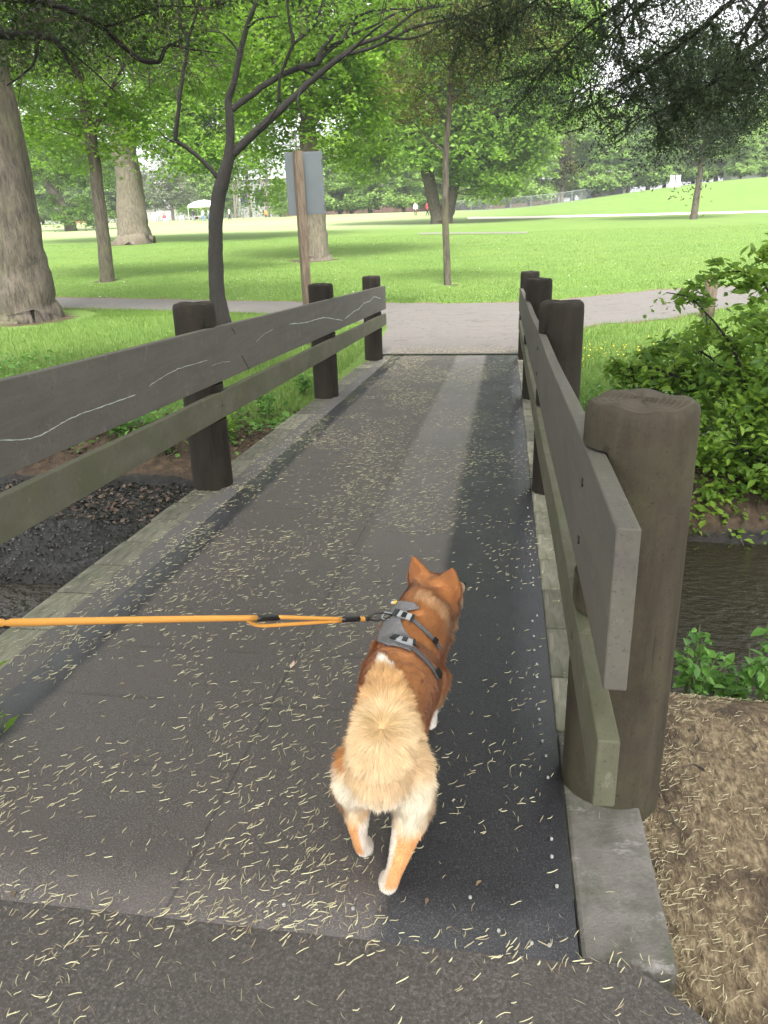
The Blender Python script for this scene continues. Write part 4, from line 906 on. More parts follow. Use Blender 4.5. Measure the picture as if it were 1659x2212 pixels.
# harness panel outline in the view, laid on the coat
HZ = [(765, 540), (830, 490), (900, 468), (1000, 478), (1048, 528), (960, 545), (940, 580), (912, 612), (925, 650), (962, 740), (992, 800), (960, 848), (880, 815), (790, 800), (720, 765), (680, 700), (700, 650), (750, 600)]
HP = [(597.2+.3*a, 1161.3+.3*b) for a, b in HZ]
def inpoly(x, y, poly):
    c = False; j = len(poly)-1
    for i in range(len(poly)):
        if (poly[i][1] > y) != (poly[j][1] > y) and x < (poly[j][0]-poly[i][0])*(y-poly[i][1])/(poly[j][1]-poly[i][1])+poly[i][0]: c = not c
        j = i
    return c
FURH = .012
st = 1.6; grid = {}; V = []; Fs = []
for iy, py in enumerate(np.arange(1298, 1420, st)):
    for ix, px in enumerate(np.arange(790, 918, st)):
        if inpoly(px, py, HP):
            h_, n_ = hit(px, py)
            if h_ is not None:
                V.append(np.array(h_)+np.array(n_)*(FURH+.0015*math.sin(px*.35+py*.1)*math.sin(py*.21))); grid[(ix, iy)] = len(V)-1
for (ix, iy), a_ in grid.items():
    q = [grid.get((ix+1, iy)), grid.get((ix+1, iy+1)), grid.get((ix, iy+1))]
    if None not in q:
        P4 = [V[a_]]+[V[j] for j in q]
        if max(np.linalg.norm(P4[0]-p) for p in P4[1:]) < .03: Fs.append((a_, q[2], q[1], q[0]))
V = np.array(V)
nb_ = {}
for f in Fs:
    for i in range(4): nb_.setdefault(f[i], set()).update((f[(i+1) % 4], f[i-1]))
for _ in range(4):
    V2 = V.copy()
    for i, s_ in nb_.items(): V2[i] = .5*V[i]+.5*np.mean([V[j] for j in s_], 0)
    V = V2
HV = V.copy()
M['harness'] = simple('harness_fabric', (.15, .145, .15), .8, .15, 120, .35)
M['webbing'] = simple('webbing', (.085, .085, .09), .75, .2, 200, .3)
M['buckle'] = simple('buckle_plastic', (.33, .34, .36), .35, .1, 30, 0)
M['black_pl'] = simple('black_plastic', (.012, .012, .014), .35, .2, 30, 0)
hm = npmesh('harness', V, np.array(Fs), smooth=True); har = link('harness', hm, M['harness'], dog)
sm = har.modifiers.new('s', 'SOLIDIFY'); sm.thickness = .004; sm.offset = 0
def strap(pts, wd, name, mt, lift=.0, th=.0025):
    P = []; N = []
    t = np.linspace(0, len(pts)-1, len(pts)*5)
    for tt in t:
        px, py = (np.interp(tt, range(len(pts)), [p[j] for p in pts]) for j in (0, 1)); h_, n_ = hit(px, py)
        if h_ is None: continue
        P.append(np.array(h_)+np.array(n_)*(FURH+.003+lift)); N.append(np.array(n_))
    if len(P) < 3: return None
    P = np.array(P); N = np.array(N)
    for _ in range(4): P[1:-1] = (P[:-2]+2*P[1:-1]+P[2:])/4; N[1:-1] = (N[:-2]+2*N[1:-1]+N[2:])/4
    T = np.gradient(P, axis=0); B = np.cross(T, N); B /= np.linalg.norm(B, axis=1)[:, None]; N /= np.linalg.norm(N, axis=1)[:, None]
    mb = MB(); V = []; n = len(P)
    for i in range(n): V += [P[i]-B[i]*wd/2-N[i]*th, P[i]+B[i]*wd/2-N[i]*th, P[i]+B[i]*wd/2+N[i]*th, P[i]-B[i]*wd/2+N[i]*th]
    Fs = [(4*i+j, 4*i+(j+1) % 4, 4*i+4+(j+1) % 4, 4*i+4+j) for i in range(n-1) for j in range(4)]+[(3, 2, 1, 0), tuple(4*(n-1)+j for j in range(4))]
    mb.add(V, Fs); mb.build(name, mt, har, bevel=.0008); return P, N, B
def zz(*p): return [(597.2+.3*a, 1161.3+.3*b) for a, b in p]
sp1 = strap(zz((905, 575), (985, 605), (1060, 680), (1120, 745), (1150, 800)), .011, 'strap', M['webbing'])
sp2 = strap(zz((880, 790), (960, 810), (1040, 890), (1105, 960), (1135, 1020)), .013, 'strap', M['webbing'])
strap(zz((770, 560), (720, 620), (672, 690)), .013, 'strap', M['black_pl'], .002)
for pts in (zz((895, 572), (940, 585), (985, 605)), zz((865, 772), (920, 785), (975, 800))):
    strap(pts, .021, 'buckle', M['buckle'], .006, .004)
    q = np.array(pts)
    for f0, f1 in ((-.15, .12), (.38, .62), (.92, 1.08)):
        a_, b_ = q[0]+(q[-1]-q[0])*f0, q[0]+(q[-1]-q[0])*f1
        strap([tuple(a_), tuple(b_)], .017 if f0 == .38 else .023, 'buckle', M['black_pl'], .011 if f0 == .38 else .009, .003)
strap(zz((1105, 735), (1125, 755)), .017, 'slider', M['black_pl'], .005, .003); strap(zz((1115, 965), (1140, 1010)), .021, 'slider', M['black_pl'], .005, .003)
strap(zz((838, 490), (893, 494)), .013, 'badge', simple('badge_yellow', (.72, .48, .06), .6, .1), .004, .0015)
strap(zz((850, 492), (880, 494)), .008, 'badge', simple('badge_white', (.7, .68, .7), .6, .05), .006, .0015)
strap(zz((780, 572), (835, 562)), .006, 'trim', M['buckle'], .006, .002)
# eyes and nose
mb = MB(); mb.ball(hp(0, .163, -.024), (.013, .010, .010)); mb.build('nose', M['black_pl'], dog, smooth=True)
for s in (-1, 1):
    mb = MB(); mb.ball(hp(s*.030, .066, .014), (.009, .009, .009)); mb.build('eye', M['black_pl'], dog, smooth=True)
# fur
hk = None
from mathutils.kdtree import KDTree
kd = KDTree(len(HV)); [kd.insert(v, i) for i, v in enumerate(HV)]; kd.balance()
def fur(name, me, n, dirf, lenf, colf, wid, seed, parent, avoid=True, lift=.35):
    g = np.random.default_rng(seed); V, N = me_arrays(me)
    me.calc_loop_triangles(); T = np.empty(len(me.loop_triangles)*3, np.int32); me.loop_triangles.foreach_get('vertices', T); T = T.reshape(-1, 3)
    ar = np.linalg.norm(np.cross(V[T[:, 1]]-V[T[:, 0]], V[T[:, 2]]-V[T[:, 0]]), axis=1); i = g.choice(len(T), n, p=ar/ar.sum())
    u = g.uniform(size=(n, 2)); f = u.sum(1) > 1; u[f] = 1-u[f]; w_ = np.stack([1-u.sum(1), u[:, 0], u[:, 1]], 1)[:, :, None]
    P = (V[T[i]]*w_).sum(1); Nn = (N[T[i]]*w_).sum(1); Nn /= np.linalg.norm(Nn, axis=1)[:, None]
    D = dirf(P, Nn); D = D-(D*Nn).sum(1)[:, None]*Nn; D /= np.linalg.norm(D, axis=1)[:, None]+1e-9
    D += g.normal(0, .13, (n, 3)); ck_ = np.stack([fbm(P[:, 0]*70+a_, P[:, 1]*70+P[:, 2]*50, a_)-.5 for a_ in (0, 1, 2)], -1); D += .9*ck_*np.clip(lenf(P, Nn)/.03, 0, 1.3)[:, None]; L = lenf(P, Nn)*g.uniform(.6, 1.15, n)
    lf = lift*np.ones(n)
    if avoid:
        near = np.array([kd.find(p)[2] for p in P]); L = np.where(near < .016, .004, L); 
        Rr = g.uniform(size=n)
    D0 = D*(1-lf[:, None])+Nn*lf[:, None]; D0 /= np.linalg.norm(D0, axis=1)[:, None]
    L_ = L[:, None]; p1 = P+D0*L_*.5; D1 = D0*.45+D*.55; D1[:, 2] -= .12; D1 /= np.linalg.norm(D1, axis=1)[:, None]; p2 = p1+D1*L_*.5
    B = np.cross(D0, Nn); B /= np.linalg.norm(B, axis=1)[:, None]+1e-9
    ww = (wid*g.uniform(.6, 1.3, n))[:, None]
    P = P-Nn*.002
    VV = np.stack([P-B*ww, P+B*ww, p1+B*ww*.75, p1-B*ww*.75, p2], 1).reshape(-1, 3); b = np.arange(n)[:, None]*5
    cl = fbm(P[:, 0]*90+seed, P[:, 1]*90+P[:, 2]*60, 3)
    c = colf(P, Nn)*(.80+.32*g.uniform(size=n)+.35*(cl-.5))[:, None]
    c5 = np.repeat(np.clip(c, 0, 1), 5, 0)
    m_ = npmesh(name, VV, [b+[0, 1, 2, 3], b+[3, 2, 4]], attrs={'fur': c5}, smooth=True)
    return link(name, m_, M['fur'], parent)
SW = np.array([.008, -.062, .46])
def bdir(P, N):
    d = np.tile(np.array([0, -1., -.25]), (len(P), 1))
    r_ = P-SW; r_ /= np.linalg.norm(r_, axis=1)[:, None]
    k_ = (smooth((.14-P[:, 1])/.12)*smooth((P[:, 2]-.2)/.08))[:, None]
    d = d*(1-k_)+r_*k_
    low = (smooth((.2-P[:, 2])/.05))[:, None]; d = d*(1-low)+np.array([0, -.15, -1.])*low
    hd = ((P[:, 1] > .5)&(P[:, 2] > .42))[:, None]
    d = np.where(hd, np.array([-.45, -.9, 0])+upv*(.5*smooth((P[:, 2:3]-hc[2]-.03)/.03)), d)
    ear = (P[:, 2] > hc[2]+.055)[:, None]
    return np.where(ear, np.array([0, -.2, 1.]), d)
def blen(P, N):
    L = np.full(len(P), .021)
    L = L+.015*smooth((.13-P[:, 1])/.1)*smooth((P[:, 2]-.16)/.05)*(.3+.7*smooth((P[:, 2]-.24)/.07))-.008*(P[:, 1] < .1)*smooth((.30-P[:, 2])/.05)*(np.abs(P[:, 0]) < .045)
    L = np.where(P[:, 2] < .155, .009, L)
    L = np.where((P[:, 1] > .52)&(P[:, 2] > .43), .013, L)
    L = np.where(P[:, 2] > hc[2]+.055, .007, L)
    L = np.where(((P-hc)@fd > .06), .006, L)
    L = L+.012*((P[:, 1] > .44)&(P[:, 1] < .56)&(P[:, 2] < .46)&(P[:, 2] > .25))
    return L
fur('fur', body_me, 150000, bdir, blen, dogcol, .00062, 5, body)
def tdir(P, N):
    r_ = P-SW; r_[:, 0] *= 1.6; r_ /= np.linalg.norm(r_, axis=1)[:, None]
    f = np.tile(np.array([-.12, 1., 0.]), (len(P), 1)); k_ = smooth((P[:, 1]-.02)/.1)[:, None]
    return r_*(1-k_*.55)+f*k_*.55
def tlen(P, N): return (.046-.010*smooth((P[:, 1]-.1)/.1))*(.45+.55*smooth((P[:, 2]-.34)/.08))
fur('fur', tail_me, 60000, tdir, tlen, tailcol, .0008, 6, tail, avoid=False, lift=.30)

# ------------------------------------------------------------------ leash
M['rope'] = simple('orange_rope', (.78, .34, .045), .7, .15, 180, .5)
k = NT('orange_rope_weave'); wv = k.n('TexWave'); wv.bands_direction = 'DIAGONAL'; wv.inputs['Scale'].default_value = 150; wv.inputs['Distortion'].default_value = 1
k.l(k.coord(), wv.inputs[0]); k.base(k.ramp(wv.outputs[1], [(.2, (.60, .27, .05)), (.6, (.76, .37, .08))])); k.rough(.75); k.bump(wv.outputs[1], .25, .001); M['rope'] = k.m
h_, n_ = hit(*zz((790, 580))[0])
if h_ is None: h_, n_ = hit(*zz((850, 590))[0])
ring = np.array(h_)+np.array(n_)*.02+np.array([DX, DY, zd(DY)])
def lpt(px, py, t):       # a point of the leash line from ring (t=0) to the hand side (t=1)
    y = ring[1]+(1.12-ring[1])*t; return aty(px, py, y)
ls = empty('leash', tuple(ring), 'orange rope leash stretched from the left edge to the dog harness', 'leash')
def rope(pts, r, mt, name, par=ls, n=10, aspect=None):
    mb = MB(); Q, r_ = refine(np.array(pts), np.full(len(pts), r), 5); mb.tube(Q, r_, n, aspect=aspect); return under(mb.build(name, mt, smooth=True), par)
rope([lpt(-500, 1348, 1.5), lpt(-120, 1347, 1.15), lpt(20, 1345, 1), lpt(200, 1341, .82), lpt(400, 1337, .6), lpt(556, 1335, .40)], .0077, M['rope'], 'rope')
rope([lpt(535, 1340, .42), lpt(550, 1350, .40), lpt(575, 1352, .37), lpt(650, 1347, .26), lpt(740, 1341, .13)], .0052, M['rope'], 'rope')
rope([lpt(600, 1333, .34), lpt(660, 1335, .25), lpt(740, 1337, .13)], .0055, M['rope'], 'rope')
rope([lpt(553, 1336, .405), lpt(601, 1334, .335)], .0085, M['black_pl'], 'sleeve')
rope([lpt(738, 1338, .135), lpt(775, 1337, .08)], .0085, M['black_pl'], 'sleeve'); rope([lpt(774, 1337, .08), lpt(789, 1337, .055)], .0072, M['rope'], 'rope')
rope([lpt(0, 1344, 1.02), lpt(16, 1345, 1.0)], .0115, M['black_pl'], 'sleeve')
rope([lpt(786, 1336, .06), lpt(796, 1337, .045)], .0075, M['black_metal'], 'swivel')
a_, b_ = lpt(795, 1337, .04), np.array(ring); v = b_-a_; s_ = np.cross(v, [0, 0, 1.]); s_ /= np.linalg.norm(s_); uu = np.array([.0, -.25, .95])*.013
rope([a_, a_+v*.3+uu*1.3, a_+v*.8+uu*1.2, b_+v*.15, a_+v*.8-uu*.9, a_+v*.3-uu*.9, a_], .0028, M['black_metal'], 'snap_hook')
rope([b_+uu*1.4-v*.2, b_+uu*.3+v*.25, b_-uu*1.2-v*.1, b_-uu*.4-v*.4, b_+uu*1.4-v*.2], .002, M['buckle'], 'ring')

# ------------------------------------------------------------------ litter, grass, plants
def stuff(o, label, cat): return tag(o, label, cat, kind='stuff')
g = np.random.default_rng(77)
def litter(name, X_, Y_, Z_, L0, L1, wd, tn, mt, seed, bias=0.):
    g = np.random.default_rng(seed); n = len(X_); a = g.uniform(0, math.pi, n)*(1-bias)+bias*g.normal(.35, .5, n); L = g.uniform(L0, L1, n); c = g.normal(0, .28, n)*(1+2.2*(g.uniform(size=n) < .15))
    V = np.empty((n, 8, 3)); wv = wd*g.uniform(.6, 1.3, n)
    for i, t in enumerate((-.5, -.17, .17, .5)):
        aa = a+c*t*2; cx = X_+np.cos(a)*L*t-np.sin(a)*c*L*t*t; cy = Y_+np.sin(a)*L*t+np.cos(a)*c*L*t*t
        w_ = wv*(1 if abs(t) < .4 else .45)
        V[:, 2*i, 0] = cx-np.sin(aa)*w_; V[:, 2*i, 1] = cy+np.cos(aa)*w_; V[:, 2*i+1, 0] = cx+np.sin(aa)*w_; V[:, 2*i+1, 1] = cy-np.cos(aa)*w_
        h = Z_+.0015+g.uniform(0, .002, n)+np.abs(t)*g.uniform(0, .008, n)*(g.uniform(size=n) < .4); V[:, 2*i, 2] = h+.0012; V[:, 2*i+1, 2] = h
    b = np.arange(n)[:, None]*8
    return link(name, npmesh(name, V.reshape(-1, 3), [np.concatenate([b+[0, 1, 3, 2], b+[2, 3, 5, 4], b+[4, 5, 7, 6]])], tint=np.repeat(np.clip(tn+g.normal(0, .3, n), 0, 1), 8)), mt)
def tintmat(name, a, b, rough=.7):
    k = NT(name); k.base(k.mix(k.attr('tint'), a, b)); k.rough(rough); return k.m
M['straw'] = tintmat('catkin_straw', (.20, .15, .09), (.56, .53, .33))
n = 50000; x = g.uniform(MX0-.34, .34, n); y = 1.3+11.2*g.uniform(size=n)**1.25
dn = fbm(x*2.1+3, y*1.4, 2); keep = g.uniform(size=n) < np.clip((dn-.36)*3.0, .07, 1)*np.where(x > -.2, .5, 1)*np.clip(.55+y*.03, .5, .8)*np.where((x < MX0-.1)|(x > .21), .4, 1)
x, y = x[keep], y[keep]; stuff(litter('fallen_catkins', x, y, SL*y+np.where(x < MX0, .0, .002)-np.where(x < MX0-.145, .012, 0)+.001, (.010, .038)[0], .034, .0008, .62, M['straw'], 1, .35), 'pale straw-like catkins scattered over the bridge mat', 'plant litter')
n = 1500; x = g.uniform(-1.9, .3, n); y = 12.46+np.abs(g.normal(0, .35, n)); stuff(litter('fallen_catkins', x, y, ztop(x, y)+.022, .015, .04, .0015, .25, M['straw'], 6, .5), 'brown and pale litter gathered along the far end seam of the bridge', 'plant litter')
n = 150; x = g.uniform(-1.9, .2, n); y = 1.30+g.normal(0, .035, n)+.01*np.sin(x*9); stuff(litter('fallen_catkins', x, y, -.046+0*y, .010, .032, .0012, .45, M['straw'], 7, .6), 'pale litter drifted along the near edge seam of the bridge mat', 'plant litter')
n = 2600; x = g.uniform(-2.6, .7, n); y = g.uniform(.55, 1.36, n); keep = (g.uniform(size=n) < np.clip((fbm(x*3, y*3, 1)-.25)*2, .15, 1)+.8*(y > 1.27))&(x < .47+(1.19-y)*.9)
x, y = x[keep], y[keep]; stuff(litter('fallen_catkins', x, y, -.047+0*y+np.where(y > 1.3, .002, 0)-.006*(y < .9), .012, .034, .0009, .6, M['straw'], 2), 'pale straw-like catkins on the asphalt at the foot of the bridge', 'plant litter')
n = 20000; x = .42+2.4*g.uniform(size=n)**1.3; y = g.uniform(.4, 2.75, n); keep = (g.uniform(size=n) < np.clip((fbm(x*4, y*4, 1)-.36)*4, .05, 1))&(x > .47+(1.19-y)*.95); x, y = x[keep], y[keep]
stuff(litter('dry_clippings', x, y, zground(x, y)+.002, 0.010, .034, .0007, .25, M['straw'], 3, .0), 'dry brown grass clippings on the bare ground by the concrete block', 'plant litter')
mb = MB()
for i in range(34):
    x_, y_ = g.uniform(.5, 1.6), g.uniform(1.1, 2.5); z_ = float(zground(x_, y_)); a_ = g.uniform(0, 3.1); l_ = g.uniform(.03, .12)
    if x_ < .47+(1.19-y_)*.95+.05: continue
    mb.tube([(x_, y_, z_+.006), (x_+math.cos(a_)*l_*.5, y_+math.sin(a_)*l_*.5, z_+.012), (x_+math.cos(a_+.4)*l_, y_+math.sin(a_+.4)*l_, z_+.007)], [.004, .003, .002], 5)
stuff(mb.build('broken_twigs', M['bark_grey']), 'small broken twigs lying in the dry clippings', 'twigs')
n = 110; x = g.uniform(-2.1, .3, n); y = 1.0+11*g.uniform(size=n)**1.2
stuff(link('dry_leaf_bits', leafmesh('dry_leaf_bits', np.stack([x, y, np.where(y > 1.3, SL*y, -.06)+.005], -1), .020, 12, up=3, asp=.45, six=True, tint=g.uniform(0, 1, n)), tintmat('dry_leaf', (.07, .045, .03), (.24, .17, .10))), 'small brown leaf scraps among the catkins on the bridge', 'plant litter')
# pale petal on the mat
mb = MB(); q = ondeck(633, 1437); mb.add([(q[0]-.004, q[1]-.03, q[2]+.003), (q[0]+.009, q[1]-.008, q[2]+.008), (q[0]-.003, q[1]+.03, q[2]+.004), (q[0]-.010, q[1], q[2]+.004)], [(0, 1, 2, 3)])
tag(mb.build('petal', simple('petal_pink', (.62, .42, .38), .6, .1)), 'single pale pink petal lying on the dark mat left of the dog', 'petal')
# leaf litter on the left bank
n = 5200; x = g.uniform(-9, 1.8, n); y = g.uniform(6.3, 9.2, n); x2, y2 = x, y
keep = fbm(x*2, y*2, 0) > .42; x, y = x[keep], y[keep]
P = np.stack([x, y, zground(x, y)+.012], -1); M['lf_dead'] = tintmat('dead_leaf', (.04, .026, .018), (.14, .095, .06))
stuff(link('leaf_litter', leafmesh('leaf_litter', P, .06, 9, up=1.2), M['lf_dead']), 'dead brown leaves littering the creek bank', 'leaf litter')
# pebbly clods on the mud flat
n = 9000; x = g.uniform(-9, -.8, n); y = g.uniform(4.9, 7.4, n); P = np.stack([x, y, zground(x, y)+.004], -1); keep = P[:, 2] > -1.16; P = P[keep]
M['clod'] = tintmat('mud_clod', (.008, .0075, .007), (.045, .041, .038), .3)
stuff(link('mud_clods', leafmesh('mud_clods', P, .034, 10, up=1.1, asp=.7, fold=.8), M['clod']), 'lumpy wet black mud and pebbles exposed in the creek bed', 'mud')
def blades(name, X_, Y_, h, wd, seed, mt, Z_=None, tn=.5):
    g = np.random.default_rng(seed); n = len(X_); Z_ = zground(X_, Y_) if Z_ is None else Z_; a = g.uniform(0, 6.28, n); H_ = h*g.uniform(.5, 1.3, n); ln = g.normal(0, .35, (n, 2))
    B = np.stack([np.cos(a), np.sin(a), 0*a], -1)*wd; P = np.stack([X_, Y_, Z_-.01], -1)
    m1 = P+np.stack([ln[:, 0]*H_*.4, ln[:, 1]*H_*.4, H_*.6], -1); t_ = P+np.stack([ln[:, 0]*H_*1.2, ln[:, 1]*H_*1.2, H_], -1)
    V = np.stack([P-B, P+B, m1+B*.7, m1-B*.7, t_], 1).reshape(-1, 3); b = np.arange(n)[:, None]*5
    t2 = np.clip(tn+.9*(fbm(X_*.8, Y_*.8, 1)-.5)+g.normal(0, .18, n), 0, 1)
    return link(name, npmesh(name, V, [b+[0, 1, 2, 3], b+[3, 2, 4]], tint=np.repeat(t2, 5)), mt)
def onpath(x, y):
    bare = np.zeros(len(x), bool)
    for bx, by, b0 in BARE: bare |= (np.hypot(x-bx, y-by) < b0*1.15*(.7+.6*fbm(x*2, y*2, 3)))
    ne, fa = np.array(nearE), np.array(farE)
    a = bare|(y > np.interp(x, ne[:, 0], ne[:, 1])-.05)&(y < np.interp(x, fa[:, 0], fa[:, 1])+.02); return a|((x > -2.3)&(x < .75)&(y < 16))
n = 90000; x = -2.2-13*g.uniform(size=n)**1.2; y = g.uniform(7.9, 20, n); ey = 8.5+.3*np.sin(x*2); keep = ~onpath(x, y)&(y > ey-.2*g.uniform(size=n)); x, y = x[keep], y[keep]
stuff(blades('grass', x, y, .11, .0035, 1, M['grass']), 'uncut green grass on the bank left of the bridge', 'grass')
n = 60000; x = .62+8*g.uniform(size=n)**1.2; y = g.uniform(7.4, 18.5, n); keep = ~onpath(x, y); x, y = x[keep], y[keep]
stuff(blades('grass', x, y, .10, .0035, 2, M['grass'], tn=.7), 'bright green grass right of the bridge in front of the path', 'grass')
n = 300000; y = 17.5+38*g.uniform(size=n)**1.5; x = g.uniform(-1, 1, n)*(y*.62)-y*.14; keep = ~onpath(x, y); x, y = x[keep], y[keep]
stuff(blades('grass', x, y, .055, .006, 3, M['grass'], tn=.62), 'mown lawn grass beyond the asphalt path', 'grass')
# daisies and buttercups
n = 500; y = 19+30*g.uniform(size=n)**1.3; x = g.uniform(-1, 1, n)*(y*.42)-y*.12; keep = ~onpath(x, y); x, y = x[keep], y[keep]
stuff(link('daisies', leafmesh('daisies', np.stack([x, y, zground(x, y)+.05], -1), .035, 3, up=2, asp=1), simple('petal_white', (.75, .75, .72), .6, .05)), 'tiny white daisies dotted over the lawn', 'flowers')
q = onground(1325, 780); n = 130; x = q[0]+g.normal(0, .35, n); y = q[1]+g.normal(0, .7, n); keep = x > .7; x, y = x[keep], y[keep]
stuff(link('buttercups', leafmesh('buttercups', np.stack([x, y, zground(x, y)+.13], -1), .028, 4, up=1, asp=1), M['yellow']), 'yellow buttercups in the grass right of the railing', 'flowers')

def plant(name, label, cat, base, stems, leafn, L, leaf, seed, spread, h, group=None, bark=None, six=True, asp=.6):
    """upright or arching leafy stems from one base"""
    g = np.random.default_rng(seed); mb = MB(); PP, DD = [], []
    t = empty(name, tuple(base), label, cat, group)
    for i in range(stems):
        a = g.uniform(0, 6.28); r_ = spread*g.uniform(.15, 1); hh = h*g.uniform(.6, 1.1)
        e = np.array([math.cos(a)*r_, math.sin(a)*r_, hh]); P = [np.array([math.cos(a), math.sin(a), 0])*r_*.12*1]
        for s_ in (.35, .7, 1): P.append(e*np.array([s_**1.2, s_**1.2, s_**.8])+g.normal(size=3)*.03*h)
        mb.tube(P, np.linspace(.004+.004*h, .002, 4), 5, cap=False); P = np.array(P); P[0][2] = 0
        k = leafn; tt = g.uniform(.2, 1, k)*2.999; ii = tt.astype(int); fr = (tt-ii)[:, None]; Q = P[ii]*(1-fr)+P[ii+1]*fr
        d = g.normal(size=(k, 3)); d[:, 2] = d[:, 2]*.3-.05; d /= np.linalg.norm(d, axis=1)[:, None]; PP.append(Q+d*L*.6); DD.append(d)
    mb.build('stems', bark or M['stem'], t)
    PP = np.vstack(PP); link('leaves', leafmesh('leaves', PP, L, seed, six=six, asp=asp, dirs=np.vstack(DD), up=.9, tint=g.beta(2, 2, len(PP))), leaf, t)
    return t
M['stem'] = simple('green_stem', (.07, .11, .03), .6)
# the big shrub on the right bank: arching branches read from the photograph plus dense foliage
ys_ = 7.6
t = empty('shrub', tuple(aty(1640, 1010, 7.0)), 'dense bright green shrub overhanging the creek on the right bank', 'shrub')
mb = MB(); lines = []
for pts, y, a_, b_ in (([(1640, 1010, 14), (1620, 880, 10), (1590, 760, 7), (1540, 690, 4), (1490, 640, 3), (1440, 632, 2)], 7.2, 0, .6), ([(1660, 1000, 14), (1680, 820, 10), (1680, 690, 7), (1650, 600, 4), (1600, 585, 3), (1540, 590, 2)], 7.3, 0, .3),
                       ([(1640, 1010, 12), (1570, 900, 8), (1480, 820, 6), (1400, 790, 3), (1330, 800, 2)], 7.2, 0, .9), ([(1650, 1000, 12), (1590, 960, 8), (1530, 930, 5), (1480, 960, 3)], 7, 0, -.5),
                       ([(1660, 1000, 12), (1720, 760, 9), (1720, 620, 6), (1680, 560, 4), (1650, 545, 2)], 7.2, 0, -.4), ([(1650, 1010, 10), (1600, 850, 7), (1540, 770, 5), (1450, 735, 3), (1400, 760, 2)], 7.4, 0, 1.0),
                       ([(1650, 1010, 10), (1620, 1040, 6), (1560, 1060, 4), (1520, 1080, 2)], 6.9, 0, -.3)):
    Q, r_ = refine(*pxline(pts, y, a_, b_), 4, .2, 3); mb.tube(Q, r_, 6, cap=False); lines.append(Q)
bl_ = [pb(1600, 800, 7.6, .75, .6, .42), pb(1500, 830, 7.9, .6, .6, .26), pb(1660, 700, 7.5, .4, .5, .28), pb(1600, 930, 7.1, .6, .5, .38), pb(1380, 815, 8.3, .45, .5, .13), pb(1700, 850, 7.2, .8, .7, .6), pb(1480, 770, 8.0, .4, .4, .18), pb(1660, 1010, 6.8, .5, .4, .3), pb(1545, 720, 7.7, .3, .3, .2), pb(1400, 870, 7.9, .35, .4, .14), pb(1465, 920, 7.4, .4, .4, .2)]
Cc = clusters(bl_, 360, 71, .6); twigs(mb, Cc, lines, .004, .0015, 4, .9)
arch = np.vstack([l[int(len(l)*.55):] for l in lines]); arch = arch[np.random.default_rng(2).choice(len(arch), 90)]+np.random.default_rng(3).normal(0, .05, (90, 3))
under(mb.build('branches', M['bark_dark']), t); under(link('leaves', crown(np.vstack([Cc, arch]), 17, .13, .09, 72, six=True, up=.6, asp=.58), M['lf_shrub']), t)
def low_cover(name, label, cx, cy, rx, ry, n, L, h, seed, leaf):
    g = np.random.default_rng(seed); x = cx+g.normal(0, rx, n); y = cy+g.normal(0, ry, n); keep = (x < -2.12)|(x > .53); x, y = x[keep], y[keep]
    P = np.stack([x, y, zground(x, y)+.02+h*g.uniform(size=len(x))**1.3*(.4+1.2*fbm(x*3, y*3, 1))], -1)
    return stuff(link(name, leafmesh(name, P, L, seed, six=True, up=.8, asp=.75), leaf), label, 'ground cover')
q = onground(1330, 830)
low_cover('ground_cover', 'glossy low leaves covering the bank right of the second post', 1.35, 8.2, .5, .5, 1500, .06, .22, 81, M['lf_ivy'])
low_cover('ground_cover', 'leafy weeds under the shrub on the right bank above the water', 2.6, 7.0, .9, .35, 1500, .06, .3, 82, M['lf_shrub'])
low_cover('ground_cover', 'patch of leafy weeds on the left bank under the railing', -4.3, 8.4, 1.2, .28, 900, .075, .22, 83, M['lf_ivy'])
low_cover('ground_cover', 'broad leafy weeds at the far left edge of the grassy bank', -8.2, 10.2, .8, .7, 700, .09, .3, 84, M['lf_ivy'])
for i, (px, py, y, s_, lb) in enumerate(((578, 905, 8.3, .42, 'pale nettle-like plant beside the deck edge between the second and third left posts'), (500, 960, 7.6, .36, 'bright green plant behind the second left post'), (655, 855, 9.2, .3, 'leafy weed between the deck edge and the third left post'), (360, 985, 7.3, .36, 'leafy plant rooted on the bank left of the second left post'), (258, 950, 7.7, .3, 'low leafy plant seen between the two left rails'))):
    q = onground(px, py); plant('bank_plant', lb, 'plant', q, 6, 16, .075, M['lf_ivy'] if i != 1 else M['lf_bright'], 90+i, s_*.6, s_)
for i, (px, py, s_) in enumerate(((1500, 1540, .24), (1545, 1550, .20), (1590, 1545, .28), (1640, 1550, .24), (1655, 1520, .36), (1580, 1500, .25), (1480, 1500, .25))):
    q = aty(px, py, 2.75+.12*(i % 3)); q[2] = float(zground(q[0], q[1]))
    lb = ['leafy sprig right beside the near post at the edge of the water', 'low green weed at the near water edge, second from the near post', 'taller green weed at the middle of the near water edge', 'green weed near the right frame edge above the clippings', 'tallest leafy weed at the right frame edge before the water', 'small weed sprouting lower down the near bank', 'small sprig half hidden behind the near post'][i]
    plant('bank_plant', lb, 'plant', q, 5, 13, .05, M['lf_ivy'], 110+i, s_*.5, s_)
q = aty(-60, 1520, 1.95); q[2] = -.2; plant('bank_plant', 'green leaf poking in at the left frame edge beside the deck', 'plant', q, 5, 12, .07, M['lf_bright'], 130, .16, .34)
